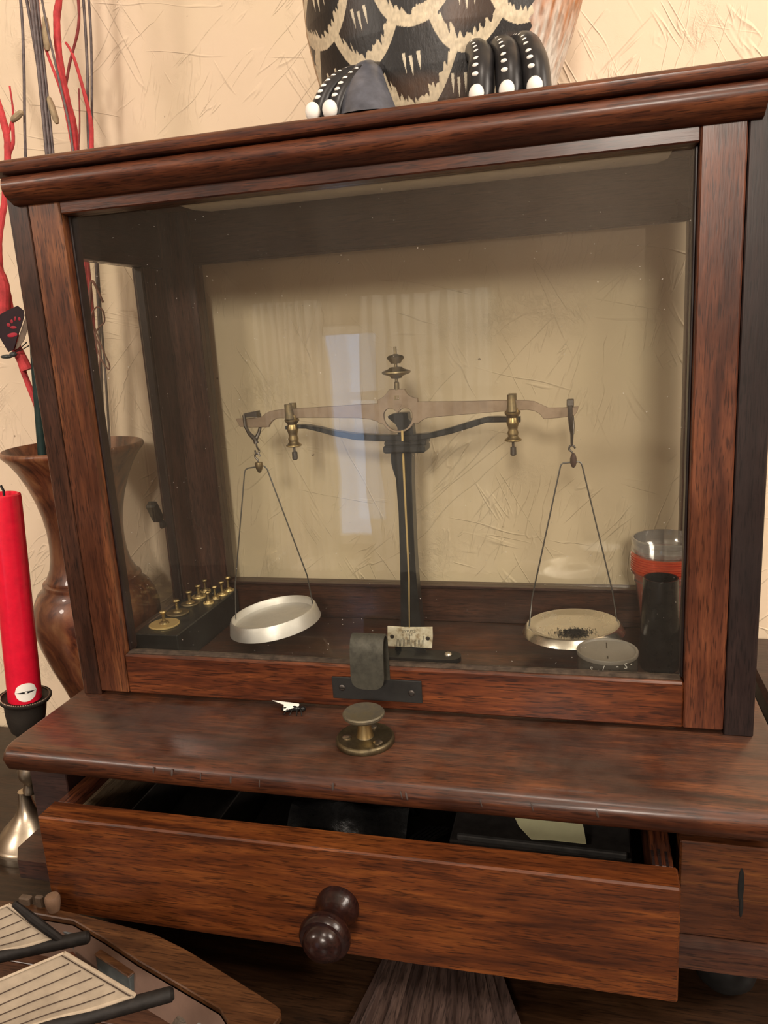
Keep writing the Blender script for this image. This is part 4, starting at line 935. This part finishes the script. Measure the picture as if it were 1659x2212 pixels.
part('wax', G().lathe([(0, 0), (.0124, 0), (.0125, .002), (.0122, .08), (.0118, LC-.004), (.0114, LC-.0008), (.0100, LC), (.0082, LC-.0030), (.004, LC-.005), (0, LC-.005)], c0, 56, axc), M['wax'], cd)
part('wick', G().tube([c0+axc*(LC-.006), c0+axc*(LC+.002), c0+axc*(LC+.006)+Vector((-.002, 0, 0))], .0009, 8), M['black'], cd)
def on_candle(a, h, r): return qc @ Vector((r*math.sin(a), -r*math.cos(a), h)) + c0
def sticker(r, pts):
    return [[on_candle(u/.0125+.70, v, r) for u, v in row] for row in pts]
def half(sgn):
    R_ = .0082; rows_ = []
    for i in range(13):
        u = -R_ + 2*R_*i/12; hh = math.sqrt(max(0, R_*R_-u*u)); g0 = .0012*(1-abs(u)/R_)*1.0
        c_ = .0098 - .16*u*0
        rows_.append([(u+.0012, c_ + sgn*(g0 + (hh-g0 if hh > g0 else 0)*k/6)*.92) for k in range(7)])
    return rows_
stk = G()
for sg in (1, -1): stk.sheet(sticker(.01270, half(sg)))
stk.sheet(sticker(.01275, [[(.0003, .0090), (.0021, .0090)], [(.0003, .0106), (.0021, .0106)]]))
so = part('sticker', stk, M['white'], cd, 'round white sticker split by a black line')
part('black_line', G().sheet(sticker(.01262, [[(-.0068+.002*i, .0082) for i in range(9)], [(-.0068+.002*i, .0114) for i in range(9)]])), M['black'], so)

# ------------------------------------------------------------------ model ship in the left foreground
sh = thing('model_ship', 'wooden model sailing ship with cream cloth sails in front of the drawer', 'model ship', (.07, -.16, ZT))
HW = wood('ship_plank', 'x', dark=(.035,.014,.006), mid=(.095,.040,.015), light=(.17,.075,.028), seed=1.7, coat=.2)
outer = [(-.060, -.096), (-.010, -.0940), (.029, -.0962), (.0649, -.1002), (.0894, -.1030), (.1150, -.1108), (.1408, -.1208), (.1640, -.1300), (.1810, -.1368), (.1852, -.1392), (.1866, -.1425), (.1850, -.1490), (.1790, -.1640), (.160, -.190), (.120, -.215), (.060, -.235), (-.060, -.240)]
inner = [(-.058, -.1010), (-.010, -.1012), (.0323, -.1022), (.0610, -.1120), (.0913, -.1239), (.1230, -.1347), (.1527, -.1450), (.1600, -.1510), (.1610, -.1560), (.1590, -.1640), (.142, -.182), (.105, -.204), (.055, -.222), (-.058, -.228)]
cap = cut_plate([[(x, y) for x, y in outer], [(x, y) for x, y in inner]], 0, .004, .0006)
cap.transform(Matrix(((1,0,0,0),(0,0,1,0),(0,-1,0,0),(0,0,0,1))).inverted() if False else Matrix(((1,0,0,0),(0,0,1,0),(0,1,0,-.072),(0,0,0,1))))
part('cap_rail', cap, HW, sh, 'broad polished brown rail')
def shrink(poly, dx, dy, k): 
    cx = .06; cy = -.165
    return [(cx+(x-cx)*k+dx, cy+(y-cy)*k+dy) for x, y in poly]
hb = shrink(outer, -.004, 0, .80); ht = shrink(outer, 0, -.001, .985); n_ = len(outer)
gh = G().add([(x, y, ZT) for x, y in hb] + [(x, y, -.0742) for x, y in ht], [tuple(range(n_-1, -1, -1))] + [(i, (i+1) % n_, (i+1) % n_+n_, i+n_) for i in range(n_)])
part('hull', gh, wood('hull_wood', 'x', dark=(.02,.008,.005), mid=(.08,.032,.015), light=(.15,.06,.025), seed=2.2), sh)
ni = len(inner)
gi = G().add([(x, y-.0008, -.0735) for x, y in inner] + [(x, y, -.0965) for x, y in shrink(inner, 0, -.003, .975)], [(i, (i+1) % ni, (i+1) % ni+ni, i+ni) for i in range(ni)])
part('bulwark', gi, plain('pinkish_bulwark', (.17,.105,.078), .7, .2, 40), sh, 'pale pinkish inner side of the hull')
part('deck', G().prism(shrink(inner, 0, -.0025, .978), -.0993, -.0975, 'xy'), M['wood_x'], sh)
for k in range(9):
    y0 = -.230+.0145*k
    part('deck_plank', G().box(-.058, .158-.05*abs(k-5.5)/4.5 if k < 4 else .150-.028*(k-4)*.6, y0+.0003, y0+.0142, -.0985, -.0965, .0003), wood('deck_plank_%d' % k, 'x', dark=(.03,.013,.008), mid=(.09,.04,.022), light=(.15,.075,.04), seed=k*1.3) if k < 3 else bpy.data.materials['deck_plank_%d' % (k % 3)], sh)
def rbox(c, ang, L, Wd, z0, z1, b=.0005):
    g = G(); g.m = Matrix.Translation((c[0], c[1], 0)) @ Matrix.Rotation(ang, 4, 'Z'); g.box(-L/2, L/2, -Wd/2, Wd/2, z0, z1, b); g.m = Matrix.Identity(4); return g
an = math.atan2(-.1247+.1154, .0831-.0556)
ch = part('deck_chest', rbox((.0725, -.1172), -.36, .032, .0095, -.0965, -.0795), plain('slate_paint', (.075,.085,.085), .5, .3), sh, 'slate-grey deck box with a brown top')
part('lid', rbox((.0725, -.1172), -.36, .033, .0105, -.0795, -.0782), HW, ch)
part('peg', rbox((.0875, -.1180), -.36, .006, .0055, -.0890, -.0800), plain('orange_wood', (.34,.13,.035), .5), ch)
c2 = part('deck_chest', rbox((.0225, -.1000), -.25, .022, .006, -.0900, -.0780), plain('slate_paint_two', (.085,.095,.10), .5, .3), sh, 'small slate-grey deck box under the upper boom')
part('peg', rbox((.0335, -.1020), -.25, .005, .005, -.0860, -.0790), bpy.data.materials['orange_wood'], c2)
part('hatch_beam', rbox((.052, -.1225), -.55, .050, .006, -.0965, -.0880), M['wood_x'], sh)
gcl = G()
for k in range(5):
    gcl.tube([(.1254+.0078*math.cos(a_)*(1-.12*k), -.1345+.0078*math.sin(a_)*(1-.12*k), -.0955+.0015*k) for a_ in [2*PI*i/18 for i in range(18)]], .0014, 7, True)
part('rope_coil', gcl, plain('grey_rope', (.11,.085,.065), .9, .4, 700, .5), sh, 'coil of grey-brown rope')
part('block', rbox((.1424, -.1425), -.4, .011, .008, -.0965, -.0850), plain('pale_grey_block', (.26,.25,.24), .6), sh)
gk = G(); gk.box(-.012, -.004, -.0965, -.092, -.0715, -.065, .0008); gk.box(.0005, .0060, -.0965, -.0935, -.0715, -.0625, .0008)
part('bitts', gk, plain('weathered_post', (.11,.075,.05), .7, .4), sh, 'short weathered posts at the rail')
part('barrel', G().lathe([(.0035, 0), (.0046, .005), (.0048, .009), (.0040, .0105), (0, .0108)], (.0145, -.0965, -.0702), 16), plain('barrel_wood', (.20,.12,.075), .6), sh)
# booms and sails
pa = Vector((.1396, -.163, -.045)); pb = Vector((.0926, -.1903, -.045)); d2 = (pa-pb).normalized()
qa = Vector((.0687, -.132, -.050)); qb = Vector((.026, -.1538, -.050)); d1 = (qa-qb).normalized()
BM = plain('tarred_spar', (.012,.010,.009), .6, .6, 140, .4)
b2 = part('boom', G().tube([pa-d2*.0005, pa-d2*.002, pb, pb-d2*.10], [.0024, .0037, .0040, .0040], 14), BM, sh, 'black spar below the nearer sail')
b1 = part('boom', G().tube([qa-d1*.0005, qa-d1*.002, qb, qb-d1*.10], [.0024, .0036, .0038, .0038], 14), BM, sh, 'black spar below the farther sail')
SM = plain('cream_sailcloth', (.40,.33,.245), .85, .14, 130, .15)
def sail(TL, TR, BR, BL, nseam, parent, name='sail'):
    TL, TR, BR, BL = map(Vector, (TL, TR, BR, BL)); nu, nv = 24, 14; nrm = Vector((.42, -.9, .1)).normalized()
    pos = lambda u, v: (TL*(1-u)+TR*u)*(1-v) + (BL*(1-u)+BR*u)*v + nrm*(.0022*math.sin(PI*v)*math.sin(PI*min(1, u+.15)) + .0006*math.sin(u*17)*v)
    s_ = part(name, G().sheet([[pos(u/nu, v/nv) for u in range(nu+1)] for v in range(nv+1)], tuple(nrm*-.0005)), SM, sh)
    gs = G()
    for k in range(1, nseam):
        v0 = k/nseam
        gs.tube([pos(u/16*.96, min(1, v0+.10*(1-u/16))) + nrm*.0003 for u in range(17)], .00028, 5)
    gs.tube([pos(.985, v/12) + nrm*.0003 for v in range(13)], .00045, 5)
    part('seams', gs, plain('brown_thread', (.06,.04,.03), .9) if 'brown_thread' not in bpy.data.materials else bpy.data.materials['brown_thread'], s_)
    part('edge_cord', G().tube([pos(1, v/12) for v in range(13)], .0011, 8).tube([pos(u/20, 1) for u in range(21)], .0010, 8).tube([pos(u/20, 0) for u in range(21)], .0007, 8), SM, s_)
    return s_
sail((.0300,-.2265,-.0225), (.0988,-.1867,-.0064), (.1232,-.1725,-.0405), (.0320,-.2255,-.0430), 6, sh)
sail((-.020,-.1795,-.0345), (.0341,-.1497,-.0196), (.0515,-.1408,-.0462), (-.016,-.1775,-.0485), 5, sh)
part('yard', G().tube([(.0362,-.1480,-.0196), (.0430,-.1445,-.0310), (.0540,-.1390,-.0480)], [.0018, .0026, .0024], 10), BM, sh, 'dark spar along the edge of the farther sail')
part('mast_stub', G().tube([(.040,-.165,-.0965), (.040,-.165,-.060)], .0045, 12), HW, sh)

bx_ = thing('shade_block', 'dark block added in place of wall shade, just visible past the right post of the case', 'box', (.53, .10, ZT))  # invented block, its dark faces stand in for shade on the wall
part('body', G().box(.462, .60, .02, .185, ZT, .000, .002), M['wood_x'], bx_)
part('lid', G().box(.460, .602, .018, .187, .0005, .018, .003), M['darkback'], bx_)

# ------------------------------------------------------------------ carved wooden feathers under the drawer
cf = thing('carved_tail', 'dark carved wood fan of ribbed feathers lying under the open drawer', 'carving', (.255, -.06, ZT))
CF = wood('smoky_carving', 'y', dark=(.020,.012,.010), mid=(.065,.040,.033), light=(.12,.078,.062), seed=3.1, rough=.5, coat=.1)
for k in range(7):
    g = G(); rows_ = []
    for i in range(15):
        v = i/14; row = []
        for j in range(9):
            u = (k + j/8)/7
            xt = .222+.058*u; xb = .2070+.1010*u
            yt = -.018; yb = -.1190+.022*u + .006*(2*abs(j/8-.5))**2
            x = xt+(xb-xt)*v**1.25; y = yt+(yb-yt)*v
            quill = .0024*max(0, 1-abs(j/8-.5)*9)
            z = ZT+.0135-.0070*v+.0030*(1-abs(2*u-1)) + .0020*(j/8) + quill
            row.append((x, y, z))
        rows_.append(row)
    g.sheet(rows_, (0, 0, -.006)); part('feather', g, CF, cf, ang=25)
    if k in (1, 3, 5): pass
part('backing', G().prism([(.226,-.018),(.279,-.018),(.293,-.068),(.222,-.080)], ZT, ZT+.0065, 'xy'), CF, cf)
